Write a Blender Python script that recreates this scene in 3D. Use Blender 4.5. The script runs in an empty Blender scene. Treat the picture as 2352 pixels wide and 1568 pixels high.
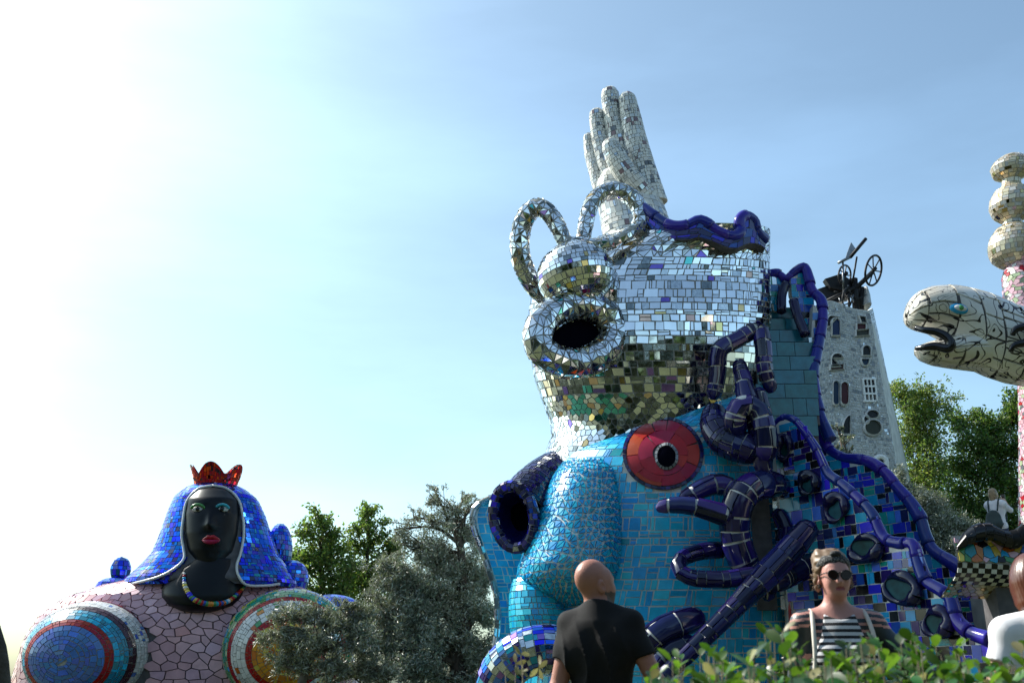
import bpy, math, random
import numpy as np
from mathutils import Vector, Matrix
from mathutils.bvhtree import BVHTree
random.seed(7); RNG = np.random.default_rng(7)
R = math.radians
# ------------------------------------------------------------------ camera, sky, sun, exposure
SC = bpy.context.scene
COL = SC.collection
PITCH = R(18.5); CAMZ = 1.2; FPX = 35/36*2352.0
cam_d = bpy.data.cameras.new("camera"); cam = bpy.data.objects.new("camera", cam_d); COL.objects.link(cam)
cam_d.lens = 35; cam_d.sensor_width = 36; cam_d.clip_start = 0.05; cam_d.clip_end = 3000
cam.location = (0, 0, CAMZ); cam.rotation_euler = (math.pi/2+PITCH, 0, 0)
cam_d.dof.use_dof = True; cam_d.dof.focus_distance = 16; cam_d.dof.aperture_fstop = 5.6
SC.camera = cam
SUN_EL = R(43); SUN_AZ = R(-60)            # azimuth from the view direction (+Y), negative = to the left
w = bpy.data.worlds.new("World"); SC.world = w; w.use_nodes = True
nt = w.node_tree
sky = nt.nodes.new("ShaderNodeTexSky"); sky.sky_type = 'NISHITA'; sky.sun_disc = False
sky.sun_elevation = SUN_EL; sky.sun_rotation = SUN_AZ
sky.altitude = 50; sky.air_density = 1.0; sky.dust_density = 2.2; sky.ozone_density = 1.0
bg = nt.nodes["Background"]; bg.inputs[1].default_value = 0.122
# the photograph's cool cast on the sky, and a veil of thin high cloud
tint = nt.nodes.new("ShaderNodeMix"); tint.data_type = 'RGBA'; tint.blend_type = 'MULTIPLY'; tint.inputs[0].default_value = 1.0
tint.inputs[7].default_value = (0.84, 1.075, 1.08, 1); nt.links.new(sky.outputs[0], tint.inputs[6])
tcw = nt.nodes.new("ShaderNodeTexCoord"); mpg = nt.nodes.new("ShaderNodeMapping"); mpg.inputs["Scale"].default_value = (1.2, 2.2, 5.0); mpg.inputs["Rotation"].default_value = (0.2, 0.35, 0.5)
cn = nt.nodes.new("ShaderNodeTexNoise"); cn.inputs["Scale"].default_value = 1.1; cn.inputs["Detail"].default_value = 7; cn.inputs["Roughness"].default_value = .55
nt.links.new(tcw.outputs["Generated"], mpg.inputs[0]); nt.links.new(mpg.outputs[0], cn.inputs["Vector"])
cr = nt.nodes.new("ShaderNodeMapRange"); cr.inputs[1].default_value = .42; cr.inputs[2].default_value = .75; cr.inputs[3].default_value = 1.0; cr.inputs[4].default_value = 1.28; nt.links.new(cn.outputs[0], cr.inputs[0])
cv = nt.nodes.new("ShaderNodeVectorMath"); cv.operation = 'SCALE'; hsw = nt.nodes.new("ShaderNodeHueSaturation"); hsw.inputs["Saturation"].default_value = 0.90; nt.links.new(tint.outputs[2], hsw.inputs["Color"]); nt.links.new(hsw.outputs[0], cv.inputs[0]); nt.links.new(cr.outputs[0], cv.inputs["Scale"])
nt.links.new(cv.outputs[0], bg.inputs[0])
sl = bpy.data.lights.new("sun", 'SUN'); so = bpy.data.objects.new("sun", sl); COL.objects.link(so)
sl.energy = 4.8; sl.angle = R(0.53); sl.color = (1.0, 0.95, 0.87)
sdir = Vector((math.sin(SUN_AZ)*math.cos(SUN_EL), math.cos(SUN_AZ)*math.cos(SUN_EL), math.sin(SUN_EL)))
so.rotation_euler = sdir.to_track_quat('Z', 'Y').to_euler()
so.location = (-40, 30, 50)
SC.view_settings.view_transform = 'Standard'; SC.view_settings.look = 'None'
SC.view_settings.exposure = 0.70; SC.view_settings.gamma = 1.0; SC.view_settings.use_curve_mapping = False
SC.render.engine = 'CYCLES'
SC.cycles.use_denoising = True; SC.cycles.max_bounces = 8; SC.cycles.transparent_max_bounces = 8
SC.cycles.sample_clamp_indirect = 6

# ------------------------------------------------------------------ picture measures -> places in the world
cP, sP = math.cos(PITCH), math.sin(PITCH)
def pt(px, py, Y):
    x = (px-1176)/FPX; z = (784-py)/FPX
    dy = cP - z*sP; dz = sP + z*cP
    t = Y/dy
    return np.array((x*t, Y, CAMZ+dz*t))
def mpp(py, Y):
    z = (784-py)/FPX
    return Y/(cP - z*sP)/FPX
def proj(P):
    P = np.asarray(P, float)
    x = P[..., 0]; y = P[..., 1]; z = P[..., 2]-CAMZ
    d = y*cP + z*sP; up = -y*sP + z*cP
    d = np.maximum(d, 1e-3)
    return 1176+x/d*FPX, 784-up/d*FPX, d

# ------------------------------------------------------------------ materials
MATS = {}
def mat(name, base, rough=0.5, metal=0.0, var=0.15, coat=0.0, nscale=6.0, nvar=0.12, bump=0.0, bscale=30.0,
        trans=0.0, spec=0.5, rvar=0.0, hue=0.02, backlit=None):
    if name in MATS: return MATS[name]
    m = bpy.data.materials.new(name); m.use_nodes = True; t = m.node_tree; N = t.nodes; L = t.links
    p = N["Principled BSDF"]
    p.inputs["Roughness"].default_value = rough; p.inputs["Metallic"].default_value = metal
    p.inputs["Coat Weight"].default_value = coat; p.inputs["Coat Roughness"].default_value = 0.06
    p.inputs["Specular IOR Level"].default_value = spec
    geo = N.new("ShaderNodeNewGeometry"); oi = N.new("ShaderNodeObjectInfo")
    add = N.new("ShaderNodeMath"); add.operation = 'ADD'
    L.new(geo.outputs["Random Per Island"], add.inputs[0]); L.new(oi.outputs["Random"], add.inputs[1])
    fr = N.new("ShaderNodeMath"); fr.operation = 'FRACT'; L.new(add.outputs[0], fr.inputs[0])
    no = N.new("ShaderNodeTexNoise"); no.inputs["Scale"].default_value = nscale; no.inputs["Detail"].default_value = 4
    L.new(geo.outputs["Position"], no.inputs["Vector"])
    m1 = N.new("ShaderNodeMapRange"); L.new(fr.outputs[0], m1.inputs[0]); m1.inputs[3].default_value = 1-var; m1.inputs[4].default_value = 1+var
    m2 = N.new("ShaderNodeMapRange"); L.new(no.outputs[0], m2.inputs[0]); m2.inputs[1].default_value = .3; m2.inputs[2].default_value = .7
    m2.inputs[3].default_value = 1-nvar; m2.inputs[4].default_value = 1+nvar
    mu = N.new("ShaderNodeMath"); mu.operation = 'MULTIPLY'; L.new(m1.outputs[0], mu.inputs[0]); L.new(m2.outputs[0], mu.inputs[1])
    hs = N.new("ShaderNodeHueSaturation"); hs.inputs["Color"].default_value = (*base, 1); L.new(mu.outputs[0], hs.inputs["Value"])
    hm = N.new("ShaderNodeMapRange"); L.new(fr.outputs[0], hm.inputs[0]); hm.inputs[3].default_value = .5-hue; hm.inputs[4].default_value = .5+hue
    L.new(hm.outputs[0], hs.inputs["Hue"])
    L.new(hs.outputs[0], p.inputs["Base Color"])
    if rvar:
        r = N.new("ShaderNodeMapRange"); L.new(no.outputs[0], r.inputs[0]); r.inputs[1].default_value = .35; r.inputs[2].default_value = .7
        r.inputs[3].default_value = rough; r.inputs[4].default_value = rough+rvar; L.new(r.outputs[0], p.inputs["Roughness"])
    if bump:
        b = N.new("ShaderNodeBump"); b.inputs["Strength"].default_value = bump; b.inputs["Distance"].default_value = 0.02
        n2 = N.new("ShaderNodeTexNoise"); n2.inputs["Scale"].default_value = bscale; n2.inputs["Detail"].default_value = 3
        L.new(geo.outputs["Position"], n2.inputs["Vector"]); L.new(n2.outputs[0], b.inputs["Height"]); L.new(b.outputs[0], p.inputs["Normal"])
    if backlit:
        tr = N.new("ShaderNodeBsdfTranslucent"); mx = N.new("ShaderNodeMixShader"); mx.inputs[0].default_value = trans
        h2 = N.new("ShaderNodeHueSaturation"); h2.inputs["Color"].default_value = (*backlit, 1); L.new(mu.outputs[0], h2.inputs["Value"])
        L.new(h2.outputs[0], tr.inputs[0])
        L.new(p.outputs[0], mx.inputs[1]); L.new(tr.outputs[0], mx.inputs[2]); L.new(mx.outputs[0], N["Material Output"].inputs[0])
    MATS[name] = m
    return m
grout_grey = mat("grey_grout", (.30, .29, .26), .85, var=0, nvar=.25, nscale=3)
grout_light = mat("pale_grout", (.62, .62, .58), .8, var=0, nvar=.2, nscale=3)
grout_dark = mat("dark_grout", (.09, .085, .09), .85, var=0, nvar=.25)
mirror = mat("mirror_glass", (.86, .88, .88), .02, 1.0, var=.07, nvar=.05, rvar=.05)
mirror_dull = mat("weathered_mirror", (.62, .66, .68), .16, 1.0, var=.18, nvar=.2, nscale=14, rvar=.2)
mirror_dark = mat("dark_mirror", (.22, .25, .25), .1, 1.0, var=.35, nvar=.3, nscale=12, rvar=.2)
mirror_gold = mat("amber_mirror", (.75, .55, .25), .05, 1.0, var=.2)
mirror_violet = mat("violet_mirror", (.30, .18, .62), .08, 1.0, var=.2)
mirror_pink = mat("peach_mirror", (.8, .55, .4), .06, 1.0, var=.15)
mirror_teal = mat("teal_mirror", (.15, .6, .6), .08, 1.0, var=.2)
mirror_blue = mat("blue_mirror", (.03, .14, .75), .05, 1.0, var=.3, hue=.03)
mirror_red = mat("red_mirror", (.7, .03, .03), .07, 1.0, var=.35, hue=.02)
mirror_goldleaf = mat("gold_mirror", (.60, .52, .38), .34, .45, var=.12)
turq = mat("turquoise_ceramic", (.010, .40, .66), .26, var=.14, coat=.2, hue=.018, spec=.35)
turq_deep = mat("deep_turquoise_ceramic", (.006, .30, .62), .26, var=.14, coat=.2, hue=.015, spec=.35)
turq_light = mat("light_turquoise_ceramic", (.03, .48, .66), .26, var=.12, coat=.2, hue=.02, spec=.35)
navy = mat("navy_glaze", (.006, .006, .045), .14, var=.35, coat=.15, spec=.4, bump=.06, bscale=9)
navy_mid = mat("indigo_glaze", (.014, .012, .11), .14, var=.35, coat=.15, spec=.4, bump=.06, bscale=9)
cobalt = mat("cobalt_glaze", (.012, .015, .22), .17, var=.25, coat=.12, spec=.35, bump=.10, bscale=7)
cobalt_tile = mat("cobalt_tile", (.016, .045, .46), .18, var=.35, coat=.15, spec=.4, hue=.02)
cyan_tile = mat("cyan_tile", (.016, .30, .46), .18, var=.3, coat=.15, spec=.4, hue=.03)
green_tile = mat("sea_green_tile", (.012, .27, .20), .18, var=.3, coat=.15, spec=.4, hue=.03)
black_tile = mat("black_tile", (.006, .006, .010), .16, var=.3, coat=.1, spec=.4)
indigo_tile = mat("indigo_tile", (.012, .008, .10), .16, var=.3, coat=.2)
paleblue_tile = mat("pale_blue_tile", (.06, .2, .62), .18, var=.3, coat=.15, spec=.4, hue=.02)
tealstep = mat("teal_glaze", (.008, .13, .17), .3, var=.2, coat=.3, nvar=.25, bump=.08)
redtile = mat("red_ceramic", (.30, .004, .010), .34, var=.06, coat=.1, spec=.3)
redtile2 = mat("scarlet_ceramic", (.36, .006, .010), .34, var=.08, coat=.1, spec=.3, hue=.008)
pinktile = mat("pink_ceramic", (.58, .33, .37), .3, var=.14, coat=.3, hue=.012, nscale=2.5, nvar=.15)
rosetile = mat("rose_ceramic", (.55, .26, .27), .3, var=.16, coat=.3, hue=.012)
lav_tile = mat("lavender_ceramic", (.06, .15, .46), .25, var=.14, coat=.4)
teal_ring = mat("teal_ring_ceramic", (.015, .22, .34), .25, var=.16, coat=.4)
maroon = mat("maroon_ceramic", (.05, .012, .025), .2, var=.25, coat=.4)
whitetile = mat("white_ceramic", (.62, .62, .60), .25, var=.10, coat=.35)
orange_tile = mat("orange_ceramic", (.55, .19, .015), .25, var=.16, coat=.3)
yellow_tile = mat("yellow_ceramic", (.6, .47, .06), .25, var=.16, coat=.3)
lime_tile = mat("green_ceramic", (.05, .25, .07), .25, var=.25, coat=.3)
palegreen_tile = mat("pale_green_ceramic", (.35, .42, .25), .25, var=.2, coat=.3)
pinklight = mat("pale_pink_ceramic", (.62, .38, .45), .25, var=.15, coat=.3)
ivory = mat("silver_white_tile", (.42, .43, .42), .36, .05, var=.15, coat=.3)
ivory2 = mat("pale_stone_tile", (.46, .46, .44), .35, var=.12, coat=.1)
greytile = mat("grey_tile", (.17, .18, .19), .22, .3, var=.3, coat=.3)
maroongrey = mat("mauve_grey_tile", (.20, .13, .14), .25, var=.3, coat=.3)
blackskin = mat("black_ceramic", (.004, .005, .007), .34, var=.0, coat=.0, spec=.22, nvar=.3, nscale=2, bump=.12, bscale=4)
glassdark = mat("dark_glass", (.006, .007, .010), .25, var=.2, spec=.25)
glassred = mat("dark_red_glass", (.07, .006, .006), .3, var=.2, spec=.25)
glassblue = mat("blue_glass", (.008, .03, .09), .3, var=.2, spec=.25)
glassgreen = mat("olive_glass", (.04, .045, .03), .3, var=.2, spec=.25)
iron = mat("blackened_iron", (.018, .018, .02), .45, .6, var=.2, nvar=.4, nscale=9, rvar=.2, bump=.1)
steel = mat("dull_steel", (.22, .23, .25), .35, .9, var=.2, nvar=.25, nscale=7)
handw = mat("hand_white_tile", (.64, .63, .58), .32, .0, var=.10, coat=.15)
handw2 = mat("hand_silver_tile", (.55, .56, .54), .25, .25, var=.14)
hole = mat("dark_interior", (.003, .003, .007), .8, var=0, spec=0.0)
tealpane = mat("dark_teal_pane", (.006, .055, .065), .5, var=.3, nvar=.4, spec=.15)
whitepaint = mat("white_paint", (.75, .75, .72), .5, var=.03)
bark = mat("bark", (.06, .048, .036), .9, var=0, nvar=.45, nscale=9, bump=.7, bscale=25)
bark_grey = mat("grey_bark", (.13, .115, .09), .9, var=0, nvar=.4, nscale=9, bump=.7, bscale=25)
oakleaf = mat("oak_leaf", (.060, .112, .026), .42, var=.45, hue=.03, trans=.42, backlit=(.20, .33, .05), spec=.45)
oakleaf2 = mat("yellowed_oak_leaf", (.12, .15, .03), .42, var=.35, hue=.03, trans=.42, backlit=(.33, .40, .07), spec=.45)
oliveleaf = mat("olive_leaf", (.19, .21, .145), .36, var=.45, hue=.02, trans=.25, backlit=(.20, .24, .10), spec=.6)
olivesilver = mat("olive_leaf_underside", (.42, .44, .38), .5, var=.3, trans=.25, backlit=(.24, .26, .16))
laurel = mat("shrub_leaf", (.022, .075, .010), .36, var=.6, hue=.03, nscale=40, trans=.28, backlit=(.08, .20, .015), spec=.5)
laurel2 = mat("young_shrub_leaf", (.048, .112, .015), .36, var=.55, hue=.03, nscale=40, trans=.33, backlit=(.15, .30, .02), spec=.5)
laurel3 = mat("faded_shrub_leaf", (.22, .2, .09), .45, var=.4, hue=.03, trans=.3, backlit=(.3, .28, .1))
woodleaf = mat("dark_woodland_leaf", (.028, .05, .012), .5, var=.5, hue=.02)
twig = mat("twig", (.085, .075, .035), .8, var=.2)
groundm = mat("grassy_ground", (.045, .058, .022), .95, var=0, nscale=.8, nvar=.4, bump=.6, bscale=6)
skinm = mat("skin", (.50, .27, .20), .48, var=0, nvar=.10, nscale=14, spec=.4, bump=.12, bscale=160)
skin_tan = mat("tanned_skin", (.40, .19, .12), .42, var=0, nvar=.12, nscale=14, spec=.45, bump=.12, bscale=160)
stubble = mat("stubble", (.12, .085, .065), .7, var=0, nvar=.4, nscale=250)
tattoo = mat("tattooed_skin", (.018, .026, .034), .45, var=0, nvar=.25, nscale=12)
lipm = mat("lips", (.36, .12, .10), .4, var=0)
tshirt_black = mat("black_cotton", (.012, .012, .013), .8, var=0, nvar=.25, nscale=5, spec=.2, bump=.2, bscale=400)
tshirt_white = mat("white_cotton", (.74, .74, .76), .85, var=0, nvar=.04, bump=.2, bscale=300)
denim = mat("denim", (.03, .045, .085), .85, var=0, nvar=.25, nscale=30)
hair_red = mat("auburn_hair", (.10, .028, .010), .32, var=.12, hue=.004, nscale=3, spec=.6)
hair_brown = mat("brown_hair", (.15, .09, .05), .45, var=.12, hue=.004, nscale=14, nvar=.4)
hair_blond = mat("fair_hair", (.28, .20, .11), .45, var=.1, hue=.004, nscale=20, nvar=.4)
strapm = mat("cream_strap", (.62, .58, .5), .8, var=.05, nvar=.1, nscale=30)
bagm = mat("green_backpack_fabric", (.025, .045, .045), .7, var=0, nvar=.25)
plasticblack = mat("black_plastic", (.01, .01, .011), .25, var=0)
lensm = mat("brown_lens", (.022, .007, .005), .10, var=0, spec=.3)

def stripes_mat():
    m = bpy.data.materials.new("striped_knit"); m.use_nodes = True; t = m.node_tree; N = t.nodes; L = t.links
    tc = N.new("ShaderNodeTexCoord"); sp = N.new("ShaderNodeSeparateXYZ"); L.new(tc.outputs["Object"], sp.inputs[0])
    mu = N.new("ShaderNodeMath"); mu.operation = 'MULTIPLY'; mu.inputs[1].default_value = 1/0.0285; L.new(sp.outputs[2], mu.inputs[0])
    f = N.new("ShaderNodeMath"); f.operation = 'FRACT'; L.new(mu.outputs[0], f.inputs[0])
    g = N.new("ShaderNodeMath"); g.operation = 'GREATER_THAN'; g.inputs[1].default_value = .52; L.new(f.outputs[0], g.inputs[0])
    mx = N.new("ShaderNodeMix"); mx.data_type = 'RGBA'; L.new(g.outputs[0], mx.inputs[0])
    mx.inputs[6].default_value = (.55, .55, .56, 1); mx.inputs[7].default_value = (.012, .012, .014, 1)
    p = N["Principled BSDF"]; p.inputs["Roughness"].default_value = .85; L.new(mx.outputs[2], p.inputs["Base Color"])
    return m
stripem = stripes_mat()
def bandana_mat():
    m = bpy.data.materials.new("patterned_headband"); m.use_nodes = True; t = m.node_tree; N = t.nodes; L = t.links
    v = N.new("ShaderNodeTexVoronoi"); v.inputs["Scale"].default_value = 90
    tc = N.new("ShaderNodeTexCoord"); L.new(tc.outputs["Object"], v.inputs["Vector"])
    r = N.new("ShaderNodeValToRGB"); L.new(v.outputs[0], r.inputs[0])
    r.color_ramp.elements[0].color = (.16, .16, .15, 1); r.color_ramp.elements[1].color = (.02, .02, .022, 1); r.color_ramp.elements[0].position = .25; r.color_ramp.elements[1].position = .45
    p = N["Principled BSDF"]; p.inputs["Roughness"].default_value = .8; L.new(r.outputs[0], p.inputs["Base Color"])
    return m
bandm = bandana_mat()
def crackle_mat():
    # ivory glaze with wandering black brush lines: contours of a noise field
    m = bpy.data.materials.new("ivory_glaze_black_veins"); m.use_nodes = True; t = m.node_tree; N = t.nodes; L = t.links
    geo = N.new("ShaderNodeNewGeometry")
    no = N.new("ShaderNodeTexNoise"); no.inputs["Scale"].default_value = 2.0; no.inputs["Detail"].default_value = 1.0; no.inputs["Distortion"].default_value = 1.4
    L.new(geo.outputs["Position"], no.inputs["Vector"])
    mu = N.new("ShaderNodeMath"); mu.operation = 'MULTIPLY'; mu.inputs[1].default_value = 7; L.new(no.outputs[0], mu.inputs[0])
    f = N.new("ShaderNodeMath"); f.operation = 'FRACT'; L.new(mu.outputs[0], f.inputs[0])
    s = N.new("ShaderNodeMath"); s.operation = 'SUBTRACT'; s.inputs[1].default_value = .5; L.new(f.outputs[0], s.inputs[0])
    a = N.new("ShaderNodeMath"); a.operation = 'ABSOLUTE'; L.new(s.outputs[0], a.inputs[0])
    n2 = N.new("ShaderNodeTexNoise"); n2.inputs["Scale"].default_value = 1.7; L.new(geo.outputs["Position"], n2.inputs["Vector"])
    th = N.new("ShaderNodeMapRange"); L.new(n2.outputs[0], th.inputs[0]); th.inputs[1].default_value = .35; th.inputs[2].default_value = .65; th.inputs[3].default_value = .03; th.inputs[4].default_value = .13
    lt = N.new("ShaderNodeMath"); lt.operation = 'LESS_THAN'; L.new(a.outputs[0], lt.inputs[0]); L.new(th.outputs[0], lt.inputs[1])
    mx = N.new("ShaderNodeMix"); mx.data_type = 'RGBA'; L.new(lt.outputs[0], mx.inputs[0])
    n3 = N.new("ShaderNodeTexNoise"); n3.inputs["Scale"].default_value = 1.2; n3.inputs["Detail"].default_value = 5; L.new(geo.outputs["Position"], n3.inputs["Vector"])
    r = N.new("ShaderNodeValToRGB"); L.new(n3.outputs[0], r.inputs[0]); r.color_ramp.elements[0].color = (.50, .45, .36, 1); r.color_ramp.elements[1].color = (.74, .72, .66, 1)
    r.color_ramp.elements[0].position = .3; r.color_ramp.elements[1].position = .6
    L.new(r.outputs[0], mx.inputs[6]); mx.inputs[7].default_value = (.015, .015, .018, 1)
    p = N["Principled BSDF"]; p.inputs["Roughness"].default_value = .22; p.inputs["Coat Weight"].default_value = .4
    L.new(mx.outputs[2], p.inputs["Base Color"])
    return m
veined = crackle_mat()

# ------------------------------------------------------------------ objects
BASE = {}
OCC_V, OCC_F = [], []
def link_mesh(name, V, F, mats, origin, parent, smooth=None, midx=None, kind=None, label=None, poff=None):
    me = bpy.data.meshes.new(name)
    V = np.asarray(V, np.float64); O = np.asarray(origin, float)
    me.from_pydata((V-O).tolist(), [], F if isinstance(F, list) else F.tolist())
    for m in (mats if isinstance(mats, (list, tuple)) else [mats]): me.materials.append(m)
    if smooth is True: me.polygons.foreach_set("use_smooth", np.ones(len(me.polygons), bool))
    elif smooth is not None and smooth is not False: me.polygons.foreach_set("use_smooth", np.asarray(smooth, bool))
    if midx is not None: me.polygons.foreach_set("material_index", np.asarray(midx, np.int32))
    me.update()
    o = bpy.data.objects.new(name, me); COL.objects.link(o)
    if parent is not None:
        o.parent = parent
        po = BASE[parent.name]
        o.location = O-po
    else: o.location = O
    BASE[o.name] = O
    if kind: o["kind"] = kind
    if label: o["label"] = label
    return o
def thing(name, base, label, cat, group=None):
    o = bpy.data.objects.new(name, None); COL.objects.link(o); o.empty_display_size = .3
    o.location = base; BASE[o.name] = np.asarray(base, float)
    o["label"] = label; o["category"] = cat
    if group: o["group"] = group
    return o
def part(name, V, F, mats, parent, smooth=False, midx=None, kind=None, occ=False, label=None, origin=None):
    V = np.asarray(V, float)
    o = link_mesh(name, V, F, mats, BASE[parent.name] if origin is None else origin, parent, smooth, midx, kind, label)
    if occ:
        k = sum(len(v) for v in OCC_V); OCC_V.append(V); OCC_F.extend([tuple(int(i)+k for i in f) for f in F])
    return o
class MB:
    def __init__(s): s.V = []; s.F = []; s.M = []; s.S = []; s.n = 0
    def add(s, V, F, mi=0, smooth=False):
        V = np.asarray(V, float); s.V.append(V); s.F += [tuple(int(i)+s.n for i in f) for f in F]; s.M += [mi]*len(F); s.S += [smooth]*len(F); s.n += len(V); return s
    def build(s, name, mats, parent, **k): return part(name, np.concatenate(s.V), s.F, mats, parent, smooth=s.S, midx=s.M, **k)
def box_vf(c, h, M=None):
    V = np.array([(x, y, z) for x in (-1, 1) for y in (-1, 1) for z in (-1, 1)], float)*np.asarray(h)
    if M is not None: V = V@np.asarray(M).T
    return V+np.asarray(c), [(0, 1, 3, 2), (4, 6, 7, 5), (0, 4, 5, 1), (2, 3, 7, 6), (0, 2, 6, 4), (1, 5, 7, 3)]
def frames(P):
    P = np.asarray(P, float); T = np.gradient(P, axis=0); T /= np.linalg.norm(T, axis=1)[:, None]+1e-12
    N = np.zeros_like(P); up = np.array((0, 0, 1.)) if abs(T[0, 2]) < .8 else np.array((0, 1., 0))
    n = np.cross(T[0], up); n /= np.linalg.norm(n); N[0] = n
    for i in range(1, len(P)):
        n = n-T[i]*np.dot(n, T[i]); n /= np.linalg.norm(n)+1e-12; N[i] = n
    return T, N, np.cross(T, N)
def crom(P, n):
    P = np.asarray(P, float)
    if len(P) == 2: return P[0]+(P[1]-P[0])*np.linspace(0, 1, n)[:, None]
    Q = np.vstack([2*P[0]-P[1], P, 2*P[-1]-P[-2]])
    d = np.r_[0, np.cumsum(np.linalg.norm(np.diff(P, axis=0), axis=1)+1e-9)]
    s = np.linspace(0, d[-1], n); i = np.clip(np.searchsorted(d, s, side='right')-1, 0, len(P)-2)
    t = ((s-d[i])/(d[i+1]-d[i]))[:, None]
    p0, p1, p2, p3 = Q[i], Q[i+1], Q[i+2], Q[i+3]
    return .5*((2*p1)+(-p0+p2)*t+(2*p0-5*p1+4*p2-p3)*t**2+(-p0+3*p1-3*p2+p3)*t**3)
def tube_vf(P, r, k=8, cap=True):
    P = np.asarray(P, float); r = np.broadcast_to(np.asarray(r, float), (len(P),)); T, N, B = frames(P)
    a = np.linspace(0, 2*np.pi, k, endpoint=False)
    V = (P[:, None]+r[:, None, None]*(np.cos(a)[None, :, None]*N[:, None]+np.sin(a)[None, :, None]*B[:, None])).reshape(-1, 3)
    F = [(i*k+j, i*k+(j+1) % k, (i+1)*k+(j+1) % k, (i+1)*k+j) for i in range(len(P)-1) for j in range(k)]
    if cap: F += [tuple(range(k-1, -1, -1)), tuple((len(P)-1)*k+j for j in range(k))]
    return V, F
def prism_vf(pts2, d0, d1):
    """pts2: front outline points (n,3); d0,d1 vectors added for front and back faces"""
    P = np.asarray(pts2, float); n = len(P); V = np.vstack([P+d0, P+d1])
    return V, [tuple(range(n)), tuple(range(2*n-1, n-1, -1))]+[(i, (i+1) % n, n+(i+1) % n, n+i) for i in range(n)]

# ------------------------------------------------------------------ parametric surfaces
class Surf:
    def __init__(s, f, wrap=True, u=(0, 1), v=(0, 1)):
        s.f = f; s.wrap = wrap; s.u0, s.u1 = u; s.v0, s.v1 = v; s.sgn = 1
        uu, vv = np.meshgrid(np.linspace(s.u0, s.u1, 25)[:-1], np.linspace(s.v0+.03*(s.v1-s.v0), s.v1-.03*(s.v1-s.v0), 13))
        P = f(uu, vv); n = s.nrm(uu, vv)
        ref = P-P.mean(1, keepdims=True) if wrap else np.array((0, 0, CAMZ))-P
        if (n*ref).sum() < 0: s.sgn = -1
        k = 60; uu, vv = np.meshgrid(np.linspace(s.u0, s.u1, 97), np.linspace(s.v0, s.v1, k))
        P = f(uu, vv); s.vs = vv[:, 0]; s.Lu = np.linalg.norm(np.diff(P, axis=1), axis=2).sum(1)
        ds = np.linalg.norm(np.diff(P, axis=0), axis=2); s.Lv = ds.mean(1).sum()
        s.vacc = np.r_[0, np.cumsum(ds.mean(1))]
    def nrm(s, u, v):
        e = 1e-4
        du = s.f(u+e, v)-s.f(u-e, v); ve = np.clip(v+e, s.v0, s.v1); vm = np.clip(v-e, s.v0, s.v1); dv = s.f(u, ve)-s.f(u, vm)
        n = np.cross(du, dv); return s.sgn*n/(np.linalg.norm(n, axis=-1, keepdims=True)+1e-15)
    def body(s, name, m, parent, nu=64, nv=40, inset=.012, cap=True, occ=True, **k):
        us = np.linspace(s.u0, s.u1, nu+1); us = us[:-1] if s.wrap else us
        vs = np.linspace(s.v0, s.v1, nv+1); U, Vv = np.meshgrid(us, vs)
        P = s.f(U, Vv)-s.nrm(U, Vv)*inset; n = U.shape[1]; V = P.reshape(-1, 3); F = []
        for i in range(nv):
            for j in range(n if s.wrap else n-1):
                q = (i*n+j, i*n+(j+1) % n, (i+1)*n+(j+1) % n, (i+1)*n+j); F.append(q if s.sgn > 0 else q[::-1])
        if cap and s.wrap: F += [tuple(range(n)), tuple(nv*n+j for j in range(n))]
        return part(name, V, F, m, parent, smooth=[len(f) == 4 for f in F], occ=occ, **k)
    def vat(s, d): return np.interp(d, s.vacc, s.vs)
    def lu(s, v): return np.interp(v, s.vs, s.Lu)

def smooth1(x, xs, ys, n=400, w=13):
    g = np.linspace(xs[0], xs[-1], n); y = np.interp(g, xs, ys); k = np.hanning(w+2)[1:-1]; k /= k.sum()
    yp = np.r_[np.full(w//2, y[0])+(y[0]-y[1])*np.arange(w//2, 0, -1), y, np.full(w//2, y[-1])+(y[-1]-y[-2])*np.arange(1, w//2+1)]
    return np.interp(x, g, np.convolve(yp, k, 'valid'))
def stack(rows, Y, ground=None, n=2.0, w=13, bump=None, lev=0.0):
    """rows (py, xl, xr, ry) outlines of a body centred at depth Y, top to bottom; ry = half depth in metres;
    lev: how far the courses dip towards the front instead of running level"""
    TE, C, RX, RY = [], [], [], []
    for py, xl, xr, ry in rows:
        a = pt(xl, py, Y); b = pt(xr, py, Y); TE.append((a[2]-CAMZ)/Y); C.append((a[0]+b[0])/2); RX.append((b[0]-a[0])/2); RY.append(ry)
    if ground is not None: TE.append((ground-.3-CAMZ)/Y); C.append(C[-1]); RX.append(RX[-1]*1.03); RY.append(RY[-1]*1.03)
    TE = np.array(TE); Z = TE*Y; d = np.r_[0, np.cumsum(np.hypot(np.diff(Z), np.maximum(np.abs(np.diff(RX)), np.abs(np.diff(C)))))]; d /= d[-1]
    def f(u, v):
        u = np.asarray(u, float); v = np.asarray(v, float)
        th = np.pi/2+2*np.pi*u; c, s_ = np.cos(th), np.sin(th)
        if n != 2.0: c = np.sign(c)*np.abs(c)**(2/n); s_ = np.sign(s_)*np.abs(s_)**(2/n)
        rx = smooth1(v, d, RX, w=w); ry = smooth1(v, d, RY, w=w); te = smooth1(v, d, TE, w=w)
        P = np.stack([smooth1(v, d, C, w=w)+rx*c, Y+ry*s_, CAMZ+te*(Y-lev*np.abs(ry*s_))], -1)
        return bump(P, u, v) if bump else P
    return Surf(f)
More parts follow.
